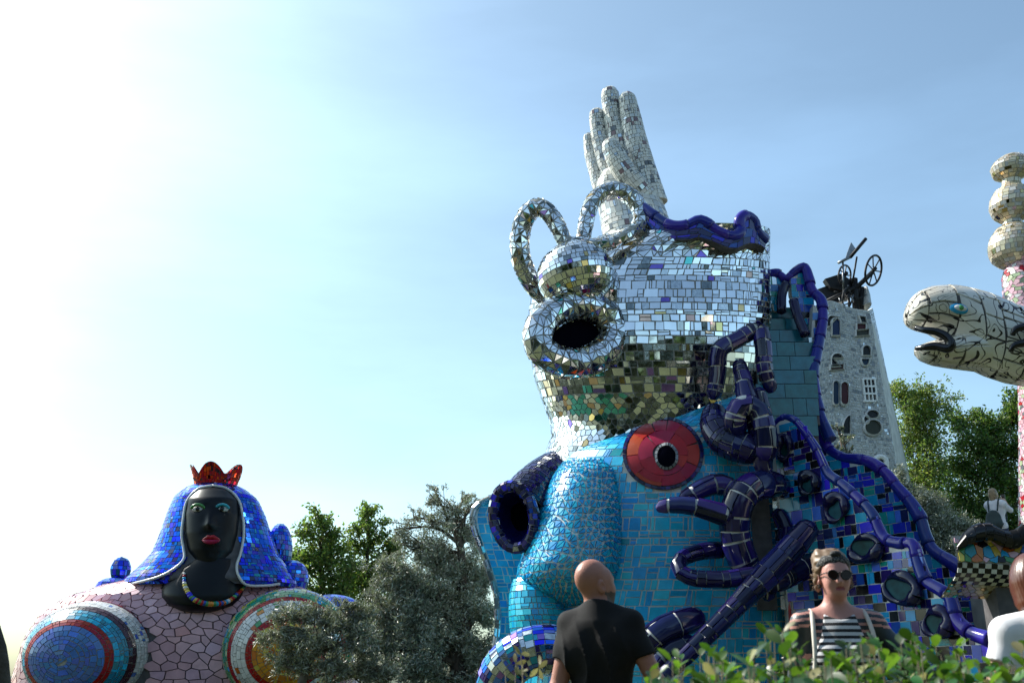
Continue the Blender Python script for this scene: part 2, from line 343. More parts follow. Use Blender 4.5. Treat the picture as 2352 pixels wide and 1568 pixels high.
def tubesurf(pts, rad, n=160, cap0=True, cap1=True):
    """pts (px,py,Y) ; rad px at each point"""
    P = crom([pt(*p) for p in pts], n)
    rr = np.array([r*mpp(p[1], p[2]) for r, p in zip(np.broadcast_to(rad, (len(pts),)), pts)])
    dd = np.r_[0, np.cumsum(np.linalg.norm(np.diff(np.array([pt(*p) for p in pts]), axis=0), axis=1))]
    s = np.r_[0, np.cumsum(np.linalg.norm(np.diff(P, axis=0), axis=1))]
    r = np.interp(s/s[-1], dd/dd[-1], rr)
    T, N, B = frames(P); L = s[-1]; vs = s/L
    def f(u, v):
        u = np.asarray(u, float); v = np.asarray(v, float)
        def I(A): return np.stack([np.interp(v, vs, A[:, i]) for i in range(3)], -1)
        q = np.interp(v, vs, r)
        if cap0: e = rr[0]/L; q = q*np.sqrt(np.clip(1-np.clip((e-v)/e, 0, 1)**2, 0, 1)+1e-6)
        if cap1: e = rr[-1]/L; q = q*np.sqrt(np.clip(1-np.clip((v-1+e)/e, 0, 1)**2, 0, 1)+1e-6)
        a = 2*np.pi*u
        return I(P)+q[..., None]*(np.cos(a)[..., None]*I(N)+np.sin(a)[..., None]*I(B))
    return Surf(f)
def ellip(c, rx, ry, rz, rot=None, axis='y'):
    M = np.eye(3) if rot is None else np.array(rot.to_matrix() if hasattr(rot, 'to_matrix') else rot)
    def f(u, v):
        a = 2*np.pi*np.asarray(u, float); b = np.pi*np.asarray(v, float)
        s = np.sin(b)
        if axis == 'y': L = np.stack([rx*s*np.sin(a), -ry*np.cos(b)+0*a, rz*s*np.cos(a)], -1)
        else: L = np.stack([rx*s*np.sin(a), ry*s*np.cos(a), rz*np.cos(b)+0*a], -1)
        return L@M.T+np.asarray(c)
    return Surf(f, v=(.002, .998))

# ------------------------------------------------------------------ tiles
TQ = {}
def queue(parent, name, tops, smooth, mats, midx, keep=True, th=.02, nr=None, skirt=True):
    """tops (n,a+1,b+1,3) tops of tiles (grid) or (n,k,3) flat polygons; normals nr (n,3)"""
    TQ.setdefault((parent.name, name), []).append((parent, tops, smooth, mats, np.asarray(midx), th, nr, keep))
def tile_geo(tops, nr, th):
    """one topology for a whole batch: (verts (n,m,3), faces, n_top)"""
    if tops.ndim == 3:
        n, k, _ = tops.shape; bot = tops-nr[:, None]*th
        V = np.concatenate([tops, tops, bot], 1)
        F = [tuple(range(k))]+[(k+i, 2*k+i, 2*k+(i+1) % k, k+(i+1) % k) for i in range(k)]
        return V, F, 1
    n, a, b, _ = tops.shape; T = tops.reshape(n, a*b, 3)
    per = [(0, j) for j in range(b)]+[(i, b-1) for i in range(1, a)]+[(a-1, j) for j in range(b-2, -1, -1)]+[(i, 0) for i in range(a-2, 0, -1)]
    idx = [i*b+j for i, j in per]; rim = T[:, idx]; bot = rim-nr[:, None]*th; k = len(idx)
    V = np.concatenate([T, rim, bot], 1)
    F = [(i*b+j, i*b+j+1, (i+1)*b+j+1, (i+1)*b+j) for i in range(a-1) for j in range(b-1)]; nt_ = len(F); o = a*b
    F += [(o+i, o+k+i, o+k+(i+1) % k, o+(i+1) % k) for i in range(k)]
    return V, F, nt_
def orient(tops, nr):
    """make polygons wind counter-clockwise seen along nr"""
    if tops.ndim == 3:
        c = tops.mean(1, keepdims=True); a = np.cross(tops-c, np.roll(tops, -1, 1)-c).sum(1)
        flip = (a*nr).sum(1) < 0
        tops[flip] = tops[flip][:, ::-1]
    else:
        a = np.cross(tops[:, 0, -1]-tops[:, 0, 0], tops[:, -1, 0]-tops[:, 0, 0])
        flip = (a*nr).sum(1) < 0
        tops[flip] = tops[flip][:, :, ::-1]
    return tops
def choose(uv_c, P, weights, col=None):
    n = len(P)
    if col is not None: return col(uv_c[:, 0], uv_c[:, 1], P)
    if weights is None: return np.zeros(n, int)
    wts = np.asarray(weights, float); return RNG.choice(len(wts), n, p=wts/wts.sum())
def flatten(C, nr, tilt):
    """C (n,k,3) project to tangent plane through centre with a small random tilt"""
    c = C.mean(1, keepdims=True); n2 = nr+RNG.normal(0, tilt, nr.shape); n2 /= np.linalg.norm(n2, axis=1)[:, None]
    d = ((C-c)*n2[:, None]).sum(2, keepdims=True); return C-d*n2[:, None], n2
def tile_rect(s, parent, name, mats, w, h, weights=None, col=None, tilt=.012, gap=.012, th=.02, lift=.008, jit=.10, vary=.45, split=.18,
              urange=None, vrange=None, mask=None, sub=None, keep=True, smooth=False, hvary=.3, wob=.0, wave=0.0):
    u0, u1 = urange or (s.u0, s.u1); v0, v1 = vrange or (s.v0, s.v1)
    d = np.interp(v0, s.vs, s.vacc); dend = np.interp(v1, s.vs, s.vacc); Q = []
    first = True
    nrow = max(1, round((dend-d)/h)); hs = RNG.uniform(1-hvary, 1+hvary, nrow); hs *= (dend-d)/hs.sum()
    for hh in hs:
        va, vb = s.vat(d), s.vat(d+hh); d += hh; vm = (va+vb)/2
        L = s.lu(vm)*(u1-u0)/(s.u1-s.u0)
        n = max(1, round(L/w)) if L > .4*w else 1
        if s.wrap and u1-u0 > .99*(s.u1-s.u0) and n < 3: n = 3
        ws = RNG.uniform(1-vary, 1+vary, n); ue = u0+(u1-u0)*np.r_[0, np.cumsum(ws)/ws.sum()]
        if s.wrap and u1-u0 > .99: ue = ue+RNG.uniform(0, 1/n)
        for i in range(n):
            a, b = ue[i], ue[i+1]; r = RNG.random()
            if r < split*.5: m = a+(b-a)*RNG.uniform(.35, .65); Q += [(a, m, va, vb), (m, b, va, vb)]
            elif r < split: m = va+(vb-va)*RNG.uniform(.35, .65); Q += [(a, b, va, m), (a, b, m, vb)]
            else: Q.append((a, b, va, vb))
    Q = np.array(Q)
    cu = (Q[:, 0]+Q[:, 1])/2; cv = (Q[:, 2]+Q[:, 3])/2
    PC = s.f(cu, cv)
    if mask is not None:
        k = mask(cu, cv, PC); Q = Q[k]; cu = cu[k]; cv = cv[k]; PC = PC[k]
    if len(Q) == 0: return
    nr = s.nrm(cu, cv); du = Q[:, 1]-Q[:, 0]; dv = Q[:, 3]-Q[:, 2]
    Lw = np.linalg.norm(s.f(Q[:, 1], cv)-s.f(Q[:, 0], cv), axis=1)+1e-6; Lh = np.linalg.norm(s.f(cu, Q[:, 3])-s.f(cu, Q[:, 2]), axis=1)+1e-6
    gu = np.minimum(gap/Lw, .5)*du/2; gv = np.minimum(gap/Lh, .5)*dv/2
    a, b = (1, 1) if sub is None else sub
    gi, gj = np.meshgrid(np.linspace(0, 1, a+1), np.linspace(0, 1, b+1), indexing='ij')
    jn = jit*RNG.uniform(-1, 1, (len(Q), 4, 2))
    def bil(A): return A[:, 0, None, None]*(1-gi)*(1-gj)+A[:, 1, None, None]*gi*(1-gj)+A[:, 2, None, None]*(1-gi)*gj+A[:, 3, None, None]*gi*gj
    ju, jv = bil(jn[:, :, 0]), bil(jn[:, :, 1])
    lim = 1.0
    U = (Q[:, 0]+gu)[:, None, None]+gi*(du-2*gu)[:, None, None]+ju*np.minimum(du, dv*du/dv)[:, None, None]*.5
    V = np.clip((Q[:, 2]+gv)[:, None, None]+gj*(dv-2*gv)[:, None, None]+jv*dv[:, None, None]*.5, s.v0, s.v1)
    if wob: V = np.clip(V+wob*np.sin(U*40+V*13), s.v0, s.v1)
    T = s.f(U, V)
    if sub is None:
        C = T.reshape(len(Q), 4, 3)[:, [0, 1, 3, 2]]
        C, nr = flatten(C, nr, tilt); T = C+nr[:, None]*lift
    else: T = T+s.nrm(U, V)*lift
    T = orient(T, nr)
    queue(parent, name, T, smooth, mats, choose(np.stack([cu, cv], 1), PC, weights, col), keep, th, nr)
def tile_tri(s, parent, name, mats, w, weights=None, col=None, tilt=.03, gap=.014, th=.015, lift=.008, jit=.33, urange=None, vrange=None, mask=None, keep=True):
    u0, u1 = urange or (s.u0, s.u1); v0, v1 = vrange or (s.v0, s.v1)
    d0 = np.interp(v0, s.vs, s.vacc); d1 = np.interp(v1, s.vs, s.vacc); nv = max(1, round((d1-d0)/w)); nu = max(3, round(np.median(s.lu(np.linspace(v0, v1, 20)))*(u1-u0)/(s.u1-s.u0)/w))
    full = s.wrap and u1-u0 > .99
    gu, gv = np.meshgrid(np.arange(nu+1), np.arange(nv+1), indexing='ij'); ju = RNG.uniform(-jit, jit, gu.shape); jv = RNG.uniform(-jit, jit, gu.shape)
    if full: ju[-1] = ju[0]; jv[-1] = jv[0]
    else: ju[0] = 0; ju[-1] = 0
    jv[:, 0] = 0; jv[:, -1] = 0
    U = u0+(u1-u0)*(gu+ju)/nu; V = s.vat(d0+(d1-d0)*(gv+jv)/nv); T = []
    flip = RNG.random((nu, nv)) < .5
    for i in range(nu):
        for j in range(nv):
            q = [(U[i+a, j+b], V[i+a, j+b]) for a, b in ((0, 0), (1, 0), (1, 1), (0, 1))]
            if flip[i, j]: T += [(q[0], q[1], q[2]), (q[0], q[2], q[3])]
            else: T += [(q[1], q[2], q[3]), (q[1], q[3], q[0])]
    poly(s, parent, name, mats, np.array(T), weights, col, tilt, gap, th, lift, mask, keep)
def tile_hex(s, parent, name, mats, w, weights=None, col=None, tilt=.01, gap=.02, th=.02, lift=.01, jit=.2, urange=None, vrange=None, mask=None, keep=True):
    u0, u1 = urange or (s.u0, s.u1); v0, v1 = vrange or (s.v0, s.v1)
    d0 = np.interp(v0, s.vs, s.vacc); d1 = np.interp(v1, s.vs, s.vacc); nv = max(2, round((d1-d0)/(w*.82)))
    Lm = np.median(s.lu(np.linspace(v0, v1, 20)))*(u1-u0)/(s.u1-s.u0); nu = max(3, round(Lm/w)); H = {}
    def vx(a, b):
        if s.wrap and u1-u0 > .99: key = (a % (2*nu), b)
        else: key = (a, b)
        if key not in H: H[key] = RNG.uniform(-jit, jit, 2)
        x, y = H[key]; row = b
        uu = u0+(u1-u0)*(a/2+x*.7)/nu; dd = d0+(d1-d0)*np.clip((row+y)/nv/1.0, 0, 1)
        return uu, s.vat(dd)
    T = []
    for j in range(nv):
        for i in range(nu):
            a = 2*i+(j % 2)
            z = lambda aa, bb: vx(aa, bb)
            # corner rows alternate high/low like a honeycomb
            t = .18
            def c(aa, bb, off):
                uu, vv = vx(aa, bb); return uu, vv+off*(v1-v0)/nv
            T.append([c(a, j, t), c(a+1, j, -t), c(a+2, j, t), c(a+2, j+1, -t), c(a+1, j+1, t), c(a, j+1, -t)])
    A = np.array(T); A[..., 1] = np.clip(A[..., 1], v0, v1)
    poly(s, parent, name, mats, A, weights, col, tilt, gap, th, lift, mask, keep)
def poly(s, parent, name, mats, A, weights, col, tilt, gap, th, lift, mask, keep):
    cuv = A.mean(1); PC = s.f(cuv[:, 0], cuv[:, 1])
    if mask is not None:
        k = mask(cuv[:, 0], cuv[:, 1], PC); A = A[k]; cuv = cuv[k]; PC = PC[k]
    if len(A) == 0: return
    P = s.f(A[..., 0], A[..., 1]); nr = s.nrm(cuv[:, 0], cuv[:, 1]); c = P.mean(1, keepdims=True)
    size = np.sqrt(np.linalg.norm(np.cross(P-c, np.roll(P, -1, 1)-c), axis=2).sum(1)/2)+1e-6
    k = np.clip(1-(2.0 if A.shape[1] == 3 else 1.0)*gap/size, .3, 1)
    P = c+(P-c)*k[:, None, None]
    P, nr = flatten(P, nr, tilt); P = P+nr[:, None]*lift
    queue(parent, name, orient(P, nr), False, mats, choose(cuv, PC, weights, col), keep, th, nr)
LIMIT = 300
def emit():
    bvh = BVHTree.FromPolygons([tuple(v) for v in np.concatenate(OCC_V)], OCC_F)
    eye = Vector((0, 0, CAMZ)); by = {}
    for (pn, name), L in TQ.items():
        root = L[0][0]
        while root.parent is not None: root = root.parent
        by.setdefault((root.name, name), []).extend(L)
    for (rn, name), L in by.items():
        cand = []
        for li, (parent, tops, sm, mats, mi, th, nr, keep) in enumerate(L):
            if not keep: continue
            T = tops.reshape(len(tops), -1, 3); x, y, d = proj(T)
            c = T.mean(1); area = (x.max(1)-x.min(1))*(y.max(1)-y.min(1))
            toc = np.array((0, 0, CAMZ))-c; toc /= np.linalg.norm(toc, axis=1)[:, None]
            face = (toc*nr).sum(1)
            ok = (face > .05) & (x.mean(1) > -5) & (x.mean(1) < 2357) & (y.mean(1) > -5) & (y.mean(1) < 1573) & (area > 55)
            for i in np.nonzero(ok)[0]: cand.append((area[i]*face[i], li, i))
        cand.sort(reverse=True); picked = {}; cnt = 0
        for sc_, li, i in cand:
            if cnt >= LIMIT: break
            T = L[li][1][i].reshape(-1, 3); c = Vector(T.mean(0))+Vector(L[li][6][i])*.06
            dv = c-eye; hit = bvh.ray_cast(eye, dv.normalized(), dv.length-.02)
            if hit[0] is not None: continue
            picked.setdefault(li, []).append(i); cnt += 1
        stuff = {}
        for li, (parent, tops, sm, mats, mi, th, nr, keep) in enumerate(L):
            V, F, ntop = tile_geo(tops, nr, th); n = len(V); sel = np.zeros(n, bool)
            fsm = [sm and k < ntop for k in range(len(F))]
            for i in picked.get(li, ()):
                sel[i] = True
                link_mesh(name, V[i], F, mats[mi[i]], V[i].mean(0), parent, smooth=fsm)
            rest = np.nonzero(~sel)[0]
            if len(rest): stuff.setdefault(parent.name, (parent, []))[1].append((V[rest], F, fsm, mats, mi[rest]))
        for pn, (parent, S) in stuff.items():
            allm = []; Vs = []; Fs = []; Ms = []; Sm = []; o = 0
            for V, F, fsm, mats, mi in S:
                for m in mats:
                    if m not in allm: allm.append(m)
                lut = np.array([allm.index(m) for m in mats]); n, m_, _ = V.shape
                Vs.append(V.reshape(-1, 3))
                for i in range(n):
                    b = o+i*m_
                    Fs += [tuple(b+q for q in f) for f in F]
                Ms.append(np.repeat(lut[mi], len(F))); Sm += fsm*n; o += n*m_
            part(name+"_field", np.concatenate(Vs), Fs, allm, parent, smooth=Sm, midx=np.concatenate(Ms), kind="stuff")

# ------------------------------------------------------------------ ground
gx = np.linspace(-900, 900, 61); gy = np.linspace(-300, 1500, 61); GX, GY = np.meshgrid(gx, gy)
GZ = np.zeros_like(GX)
GV = np.stack([GX, GY, GZ], -1).reshape(-1, 3)
GF = [(i*61+j, i*61+j+1, (i+1)*61+j+1, (i+1)*61+j) for i in range(60) for j in range(60)]
g = link_mesh("ground", GV, GF, groundm, (0, 0, 0), None, kind="structure")
def gbase(px, Y): 
    p = pt(px, 784, Y); return (p[0], Y, 0.0)
def anglef(px, cx, rx):  # u on the front half of a stack where the outline reaches picture column px
    return .5
# ================================================================== mirror-clad tower (rounded drum)
YT = 24.0
tower = thing("mirror_mosaic_tower", gbase(1490, YT), "rounded tower clad in broken mirror tiles with two arched handles and one dark round opening", "sculpture")
drum = stack([(534, 1400, 1757, 2.72), (556, 1352, 1759, 2.66), (590, 1262, 1760, 2.58), (650, 1222, 1762, 2.60), (720, 1214, 1763, 2.74), (800, 1217, 1763, 2.72), (860, 1228, 1759, 2.60),
              (910, 1246, 1750, 2.46), (960, 1264, 1738, 2.30), (1000, 1268, 1724, 2.2), (1040, 1252, 1714, 2.15), (1100, 1240, 1700, 2.2), (1200, 1240, 1700, 2.2)], YT, lev=.8)
drum.body("drum", grout_grey, tower, nu=120, nv=60)
MIR = [mirror, mirror_dull, mirror_dark, mirror_gold, mirror_violet, mirror_pink, mirror_teal]
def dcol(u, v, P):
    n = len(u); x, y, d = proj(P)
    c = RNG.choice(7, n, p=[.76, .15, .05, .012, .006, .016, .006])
    low = (y < 960) & (RNG.random(n) < np.clip((y-725)/110, 0, 1))  # dark and tinted tiles grow more common towards the lower courses
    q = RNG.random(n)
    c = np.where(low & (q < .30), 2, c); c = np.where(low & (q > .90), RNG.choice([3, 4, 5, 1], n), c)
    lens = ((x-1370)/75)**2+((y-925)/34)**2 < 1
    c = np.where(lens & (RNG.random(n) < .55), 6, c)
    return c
def vy(py, S=drum, u=.5):  # parameter v where the front of S is seen at picture row py
    vv = np.linspace(S.v0, S.v1, 400); x, y, d = proj(S.f(np.full(400, u), vv)); return float(np.interp(py, y, vv))
va, vb = vy(590), vy(900)
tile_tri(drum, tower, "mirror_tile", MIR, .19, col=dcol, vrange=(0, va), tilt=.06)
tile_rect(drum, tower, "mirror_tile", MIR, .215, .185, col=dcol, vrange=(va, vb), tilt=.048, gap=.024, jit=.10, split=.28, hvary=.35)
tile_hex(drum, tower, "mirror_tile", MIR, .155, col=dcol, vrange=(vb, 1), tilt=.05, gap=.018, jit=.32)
# domed knob and the thick rim of the round opening
nose = ellip(pt(1322, 632, 21.45), .90, .95, .78, Matrix.Rotation(R(-12), 3, 'Y'), axis='z')
nose.body("dome", grout_grey, tower, nu=48, nv=28)
tile_rect(nose, tower, "mirror_tile", MIR, .135, .13, weights=[.78, .1, .06, .03, .01, .01, .01], tilt=.02, gap=.016, split=.1)
def ring_pts(cx, cy, rx, ry, Y, n=24, tilt=0, a0=0, a1=2*np.pi, dY=0):
    a = np.linspace(a0, a1, n); c, s_ = np.cos(tilt), np.sin(tilt); x = rx*np.cos(a); y = ry*np.sin(a)
    return [(cx+c*x-s_*y, cy+s_*x+c*y, Y+dY*np.cos(ai)) for x, y, ai in zip(x, y, a)]
rim = tubesurf(ring_pts(1322, 768, 88, 66, 21.2, 40, tilt=-.14, dY=.45), 36, n=220, cap0=False, cap1=False)
rim.body("opening_rim", grout_grey, tower, nu=20, nv=90, inset=.02, cap=False)
tile_tri(rim, tower, "mirror_tile", MIR, .17, weights=[.66, .16, .12, .02, .005, .025, .01], tilt=.05)
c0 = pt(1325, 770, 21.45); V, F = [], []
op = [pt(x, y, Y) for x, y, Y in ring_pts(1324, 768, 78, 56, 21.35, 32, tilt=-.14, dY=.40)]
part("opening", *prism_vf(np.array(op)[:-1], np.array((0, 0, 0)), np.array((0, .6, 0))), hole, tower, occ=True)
# two arched handles rising from the head of the tower
for pts, rad in (([(1262, 690, 22.9), (1222, 650, 22.3), (1196, 590, 22.0), (1196, 530, 21.9), (1216, 486, 21.8), (1246, 478, 21.7), (1274, 508, 21.6), (1300, 562, 21.6)], [22, 23, 23, 23, 23, 22, 20, 18]),
                 ([(1338, 566, 21.7), (1344, 520, 21.8), (1362, 462, 21.9), (1404, 437, 22.0), (1446, 450, 22.0), (1472, 488, 22.0), (1466, 540, 21.9)], [17, 18, 19, 20, 20, 20, 20])):
    s_ = tubesurf(pts, rad, cap0=False, cap1=False)
    h_ = s_.body("arched_handle", grout_grey, tower, nu=18, nv=60, inset=.015)
    tile_tri(s_, tower, "mirror_tile", MIR, .15, weights=[.62, .2, .13, .02, .005, .015, .01], tilt=.06)
sill = tubesurf([(1290, 556, 21.5), (1340, 560, 21.5), (1400, 560, 21.45), (1440, 540, 21.5), (1480, 510, 21.8)], [16, 16, 15, 14, 12])
sill.body("ledge", grout_grey, tower, nu=16, nv=30)
tile_tri(sill, tower, "mirror_tile", MIR, .15, weights=[.62, .2, .13, .02, .005, .015, .01], tilt=.06)
# wavy cobalt crest
crest_top = [(1476, 470), (1500, 490), (1540, 515), (1575, 517), (1605, 504), (1625, 511), (1650, 530), (1684, 541), (1702, 528), (1699, 506), (1714, 493), (1733, 505), (1740, 530), (1757, 548)]
crest_bot = [(1476, 498), (1500, 530), (1545, 550), (1580, 551), (1605, 546), (1640, 556), (1665, 568), (1690, 571), (1705, 566), (1712, 562), (1720, 560), (1730, 560), (1742, 562), (1757, 572)]
cxx = 1578; rxx = 181
_u = np.linspace(.26, .80, 200); _P = drum.f(_u, np.full(200, .012))+drum.nrm(_u, np.full(200, .012))*.07; _x = proj(_P)[0]; _k = int(np.argmax(_x)); _o = np.argsort(_x[:_k+1])
def crest_y(px): return float(np.interp(px, _x[:_k+1][_o], _P[:_k+1, 1][_o]))
ct = crom([pt(x, y, crest_y(x)) for x, y in crest_top], 120); cb = crom([pt(x, y, crest_y(x)) for x, y in crest_bot], 120)
ss = np.linspace(0, 1, 120)
def I3(A, u): return np.stack([np.interp(u, ss, A[:, i]) for i in range(3)], -1)
crest = Surf(lambda u, v: I3(cb, np.asarray(u, float))*(1-np.asarray(v, float))[..., None]+I3(ct, np.asarray(u, float))*np.asarray(v, float)[..., None], wrap=False)
nb = np.array((.0, .30, 0)); n_ = 120
part("crest", np.vstack([cb, ct, cb+nb, ct+nb]), [(i, i+1, n_+i+1, n_+i) for i in range(n_-1)]+[(2*n_+i+1, 2*n_+i, 3*n_+i, 3*n_+i+1) for i in range(n_-1)]+[(n_+i, n_+i+1, 3*n_+i+1, 3*n_+i) for i in range(n_-1)]+[(i, 2*n_+i, 2*n_+i+1, i+1) for i in range(n_-1)], grout_dark, tower, occ=True)
tile_rect(crest, tower, "cobalt_tile", [cobalt_tile, indigo_tile, cobalt], .24, .15, weights=[.45, .35, .2], gap=.016, lift=.02, vrange=(.02, .92))
def coping(P, r, parent, nseg, m, name="coping_tile", k=14, flare=1.18):
    """overlapping half-round glazed segments along a path, one object each"""
    P = np.asarray(P, float); L = np.r_[0, np.cumsum(np.linalg.norm(np.diff(P, axis=0), axis=1))]; r = np.broadcast_to(r, (len(P),))
    def at(s): return np.array([np.interp(s, L, P[:, i]) for i in range(3)]).T
    ed = np.linspace(0, L[-1], nseg+1)+np.r_[0, RNG.uniform(-.15, .15, nseg-1)*L[-1]/nseg, 0]
    for i in range(nseg):
        a = max(ed[i]-.06, 0); b = ed[i+1]+.02; kk_ = RNG.uniform(.9, 1.1); s = np.linspace(a, b, 8); Q = at(s)
        rr = kk_*np.interp(s, L, r)*np.linspace(1.0, flare*RNG.uniform(.95, 1.03), 8); rr[-1] *= .97; rr[0] *= .9
        V, F = tube_vf(Q, rr, k)
        part(name, V, F, m, parent, smooth=[len(f) == 4 for f in F], occ=False, origin=Q.mean(0))
coping(ct+np.array((0, .05, 0)), .12, tower, 9, cobalt)
# ================================================================== raised hand
YH = 25.2
hand = thing("raised_hand_sculpture", gbase(1450, YH), "giant upright open hand clad in silvery white mosaic behind the mirror tower", "sculpture")
HT = [handw, handw2, greytile, maroongrey, mirror_dull]
def hand_part(nm, s_, w, wts=(.55, .31, .07, .04, .03)):
    o = s_.body(nm, grout_grey, hand, nu=32, nv=50, inset=.02)
    tile_rect(s_, hand, "mosaic_tile", HT, w, w*1.15, weights=wts, tilt=.02, gap=.013, split=.2)
for nm, pts, rad in (("finger", [(1437, 213, 25.1), (1447, 262, 25.1), (1461, 330, 25.1), (1480, 400, 25.15), (1500, 470, 25.2)], [19, 23, 27, 30, 34]),
                     ("finger", [(1399, 201, 25.35), (1406, 255, 25.35), (1421, 330, 25.35), (1440, 420, 25.3)], [20, 21, 24, 27]),
                     ("finger", [(1369, 250, 25.55), (1377, 310, 25.55), (1394, 385, 25.5), (1412, 450, 25.4)], [17, 20, 22, 24]),
                     ("finger", [(1352, 306, 25.75), (1358, 350, 25.75), (1374, 410, 25.6), (1390, 460, 25.5)], [13, 16, 18, 20]),
                     ("thumb", [(1396, 320, 24.7), (1418, 368, 24.7), (1446, 412, 24.75), (1478, 455, 24.95)], [19, 25, 29, 32])):
    hand_part(nm, tubesurf(pts, rad, cap1=False), .105)
hand_part("palm", stack([(395, 1385, 1455, .35), (420, 1370, 1500, .5), (450, 1371, 1515, .62), (490, 1377, 1530, .75), (530, 1383, 1543, .85), (600, 1395, 1555, .9), (720, 1400, 1560, .9)], YH), .15)
# ================================================================== turquoise building under the tower
YB = 24.0
blue = thing("turquoise_mosaic_building", gbase(1560, YB), "huge rounded building clad in turquoise ceramic mosaic below the mirror tower", "sculpture")
bl = stack([(886, 1655, 1735, 1.0), (905, 1590, 1765, 1.7), (940, 1500, 1785, 2.4), (975, 1420, 1800, 2.75), (1008, 1335, 1815, 2.95), (1035, 1285, 1828, 3.02), (1070, 1258, 1845, 3.08), (1150, 1236, 1872, 3.12),
            (1250, 1222, 1885, 3.12), (1330, 1200, 1890, 3.1), (1400, 1180, 1893, 3.1), (1480, 1170, 1895, 3.1), (1568, 1160, 1895, 3.1)], YB, ground=0.0, lev=.8)
bl.body("body", grout_light, blue, nu=120, nv=70)
TU = [turq, turq_deep, turq_light, cyan_tile]
def bmask(u, v, P):
    x, y, d = proj(P); ins = ((x-1524)/92)**2+((y-1044)/84)**2 < 1
    return ~ins
def side(hi, lo): return lambda u, v, P: bmask(u, v, P)
def front_x(P): return proj(P)[0]
vmid = vy(1000, bl)
tile_rect(bl, blue, "turquoise_tile", TU, .23, .20, weights=[.56, .22, .17, .05], vrange=(0, vy(1130, bl)), mask=bmask, gap=.024, split=.3, lift=.006, jit=.08)
tile_rect(bl, blue, "turquoise_tile", TU, .235, .235, weights=[.56, .24, .15, .05], vrange=(vy(1130, bl), 1), mask=bmask, gap=.026, split=.55, lift=.006, jit=.07, vary=.55, hvary=.5)
# smooth bulge on the front of the building, triangle mosaic
bu = stack([(1062, 1292, 1415, .6), (1095, 1268, 1432, 1.13), (1150, 1243, 1440, 1.4), (1210, 1222, 1442, 1.6), (1265, 1203, 1442, 1.76), (1305, 1188, 1438, 1.84), (1335, 1186, 1430, 1.73), (1365, 1206, 1418, 1.4), (1388, 1240, 1400, .95), (1402, 1272, 1370, .4)], 22.3)
bu.body("bulge", grout_light, blue, nu=80, nv=50, inset=.035)
tile_tri(bu, blue, "turquoise_tile", TU, .15, weights=[.6, .24, .14, .02], tilt=.008, gap=.020, lift=.006, th=.04)
bu2 = stack([(1330, 1178, 1262, .5), (1360, 1170, 1290, .8), (1410, 1168, 1300, .95), (1450, 1172, 1310, .95), (1490, 1182, 1310, .8), (1520, 1200, 1290, .4)], 22.1)
bu2.body("lower_bulge", grout_light, blue, nu=60, nv=30, inset=.03)
tile_rect(bu2, blue, "turquoise_tile", [turq_light, turq, cyan_tile], .17, .13, weights=[.6, .3, .1], gap=.02, lift=.006)
# slab on the far side with a grey mirror edge
edge = [(1200, 1128), (1150, 1136), (1106, 1152), (1086, 1178), (1090, 1215), (1106, 1262), (1124, 1310), (1138, 1360), (1143, 1410), (1140, 1470), (1132, 1530), (1125, 1600)]
ys = 24.6
E = crom([pt(x, y, ys) for x, y in edge], 90)
Rr = np.array([pt(1275, 784, ys)[0]]*90); E2 = E.copy(); E2[:, 0] = np.maximum(Rr, E[:, 0]+.1)
for i in range(90): E2[i, 2] = E[i, 2]-.0
ss90 = np.linspace(0, 1, 90)
def I90(A, v): return np.stack([np.interp(v, ss90, A[:, i]) for i in range(3)], -1)
slab = Surf(lambda u, v: I90(E, np.asarray(v, float))*(1-np.asarray(u, float))[..., None]+I90(E2, np.asarray(v, float))*np.asarray(u, float)[..., None], wrap=False)
nb = np.array((.0, .6, 0)); n_ = 90
part("side_slab", np.vstack([E, E2, E+nb, E2+nb]), [(i, i+1, n_+i+1, n_+i) for i in range(n_-1)]+[(2*n_+i, 3*n_+i, 3*n_+i+1, 2*n_+i+1) for i in range(n_-1)]+[(i, 2*n_+i, 2*n_+i+1, i+1) for i in range(n_-1)]+[(0, n_, 3*n_, 2*n_)], grout_light, blue, occ=True)
tile_rect(slab, blue, "turquoise_tile", TU, .20, .20, weights=[.5, .25, .2, .05], gap=.02, split=.3, lift=.006, vrange=(.03, .99), urange=(.05, 1))
es = tubesurf([(x, y, ys-.05) for x, y in edge], 7, cap0=False, cap1=False)
es.body("slab_edge", grout_grey, blue, nu=12, nv=60)
tile_rect(es, blue, "edge_tile", [mirror_dull, greytile, mirror_dark], .12, .22, weights=[.5, .3, .2], gap=.02)
# navy pipe mouth on the left
hood = tubesurf([(1300, 1058, 23.7), (1262, 1085, 23.1), (1222, 1130, 22.5), (1196, 1178, 22.0)], [30, 44, 56, 62], cap1=False)
hood.body("pipe", grout_grey, blue, nu=40, nv=30, inset=.02, cap=False)
HP = pt(1184, 1186, 21.0)
tile_rect(hood, blue, "navy_tile", [navy, navy_mid, indigo_tile, mirror_dark], .14, .13, weights=[.45, .3, .2, .05], gap=.018)
rimp = tubesurf(ring_pts(1180, 1187, 46, 72, 21.75, 36, tilt=-.16, dY=-.25), 13, cap0=False, cap1=False)
rimp.body("pipe_rim", grout_grey, blue, nu=16, nv=70, inset=.015, cap=False)
tile_rect(rimp, blue, "navy_tile", [navy_mid, navy, cobalt_tile, mirror_dull], .11, .12, weights=[.4, .3, .25, .05], gap=.016)
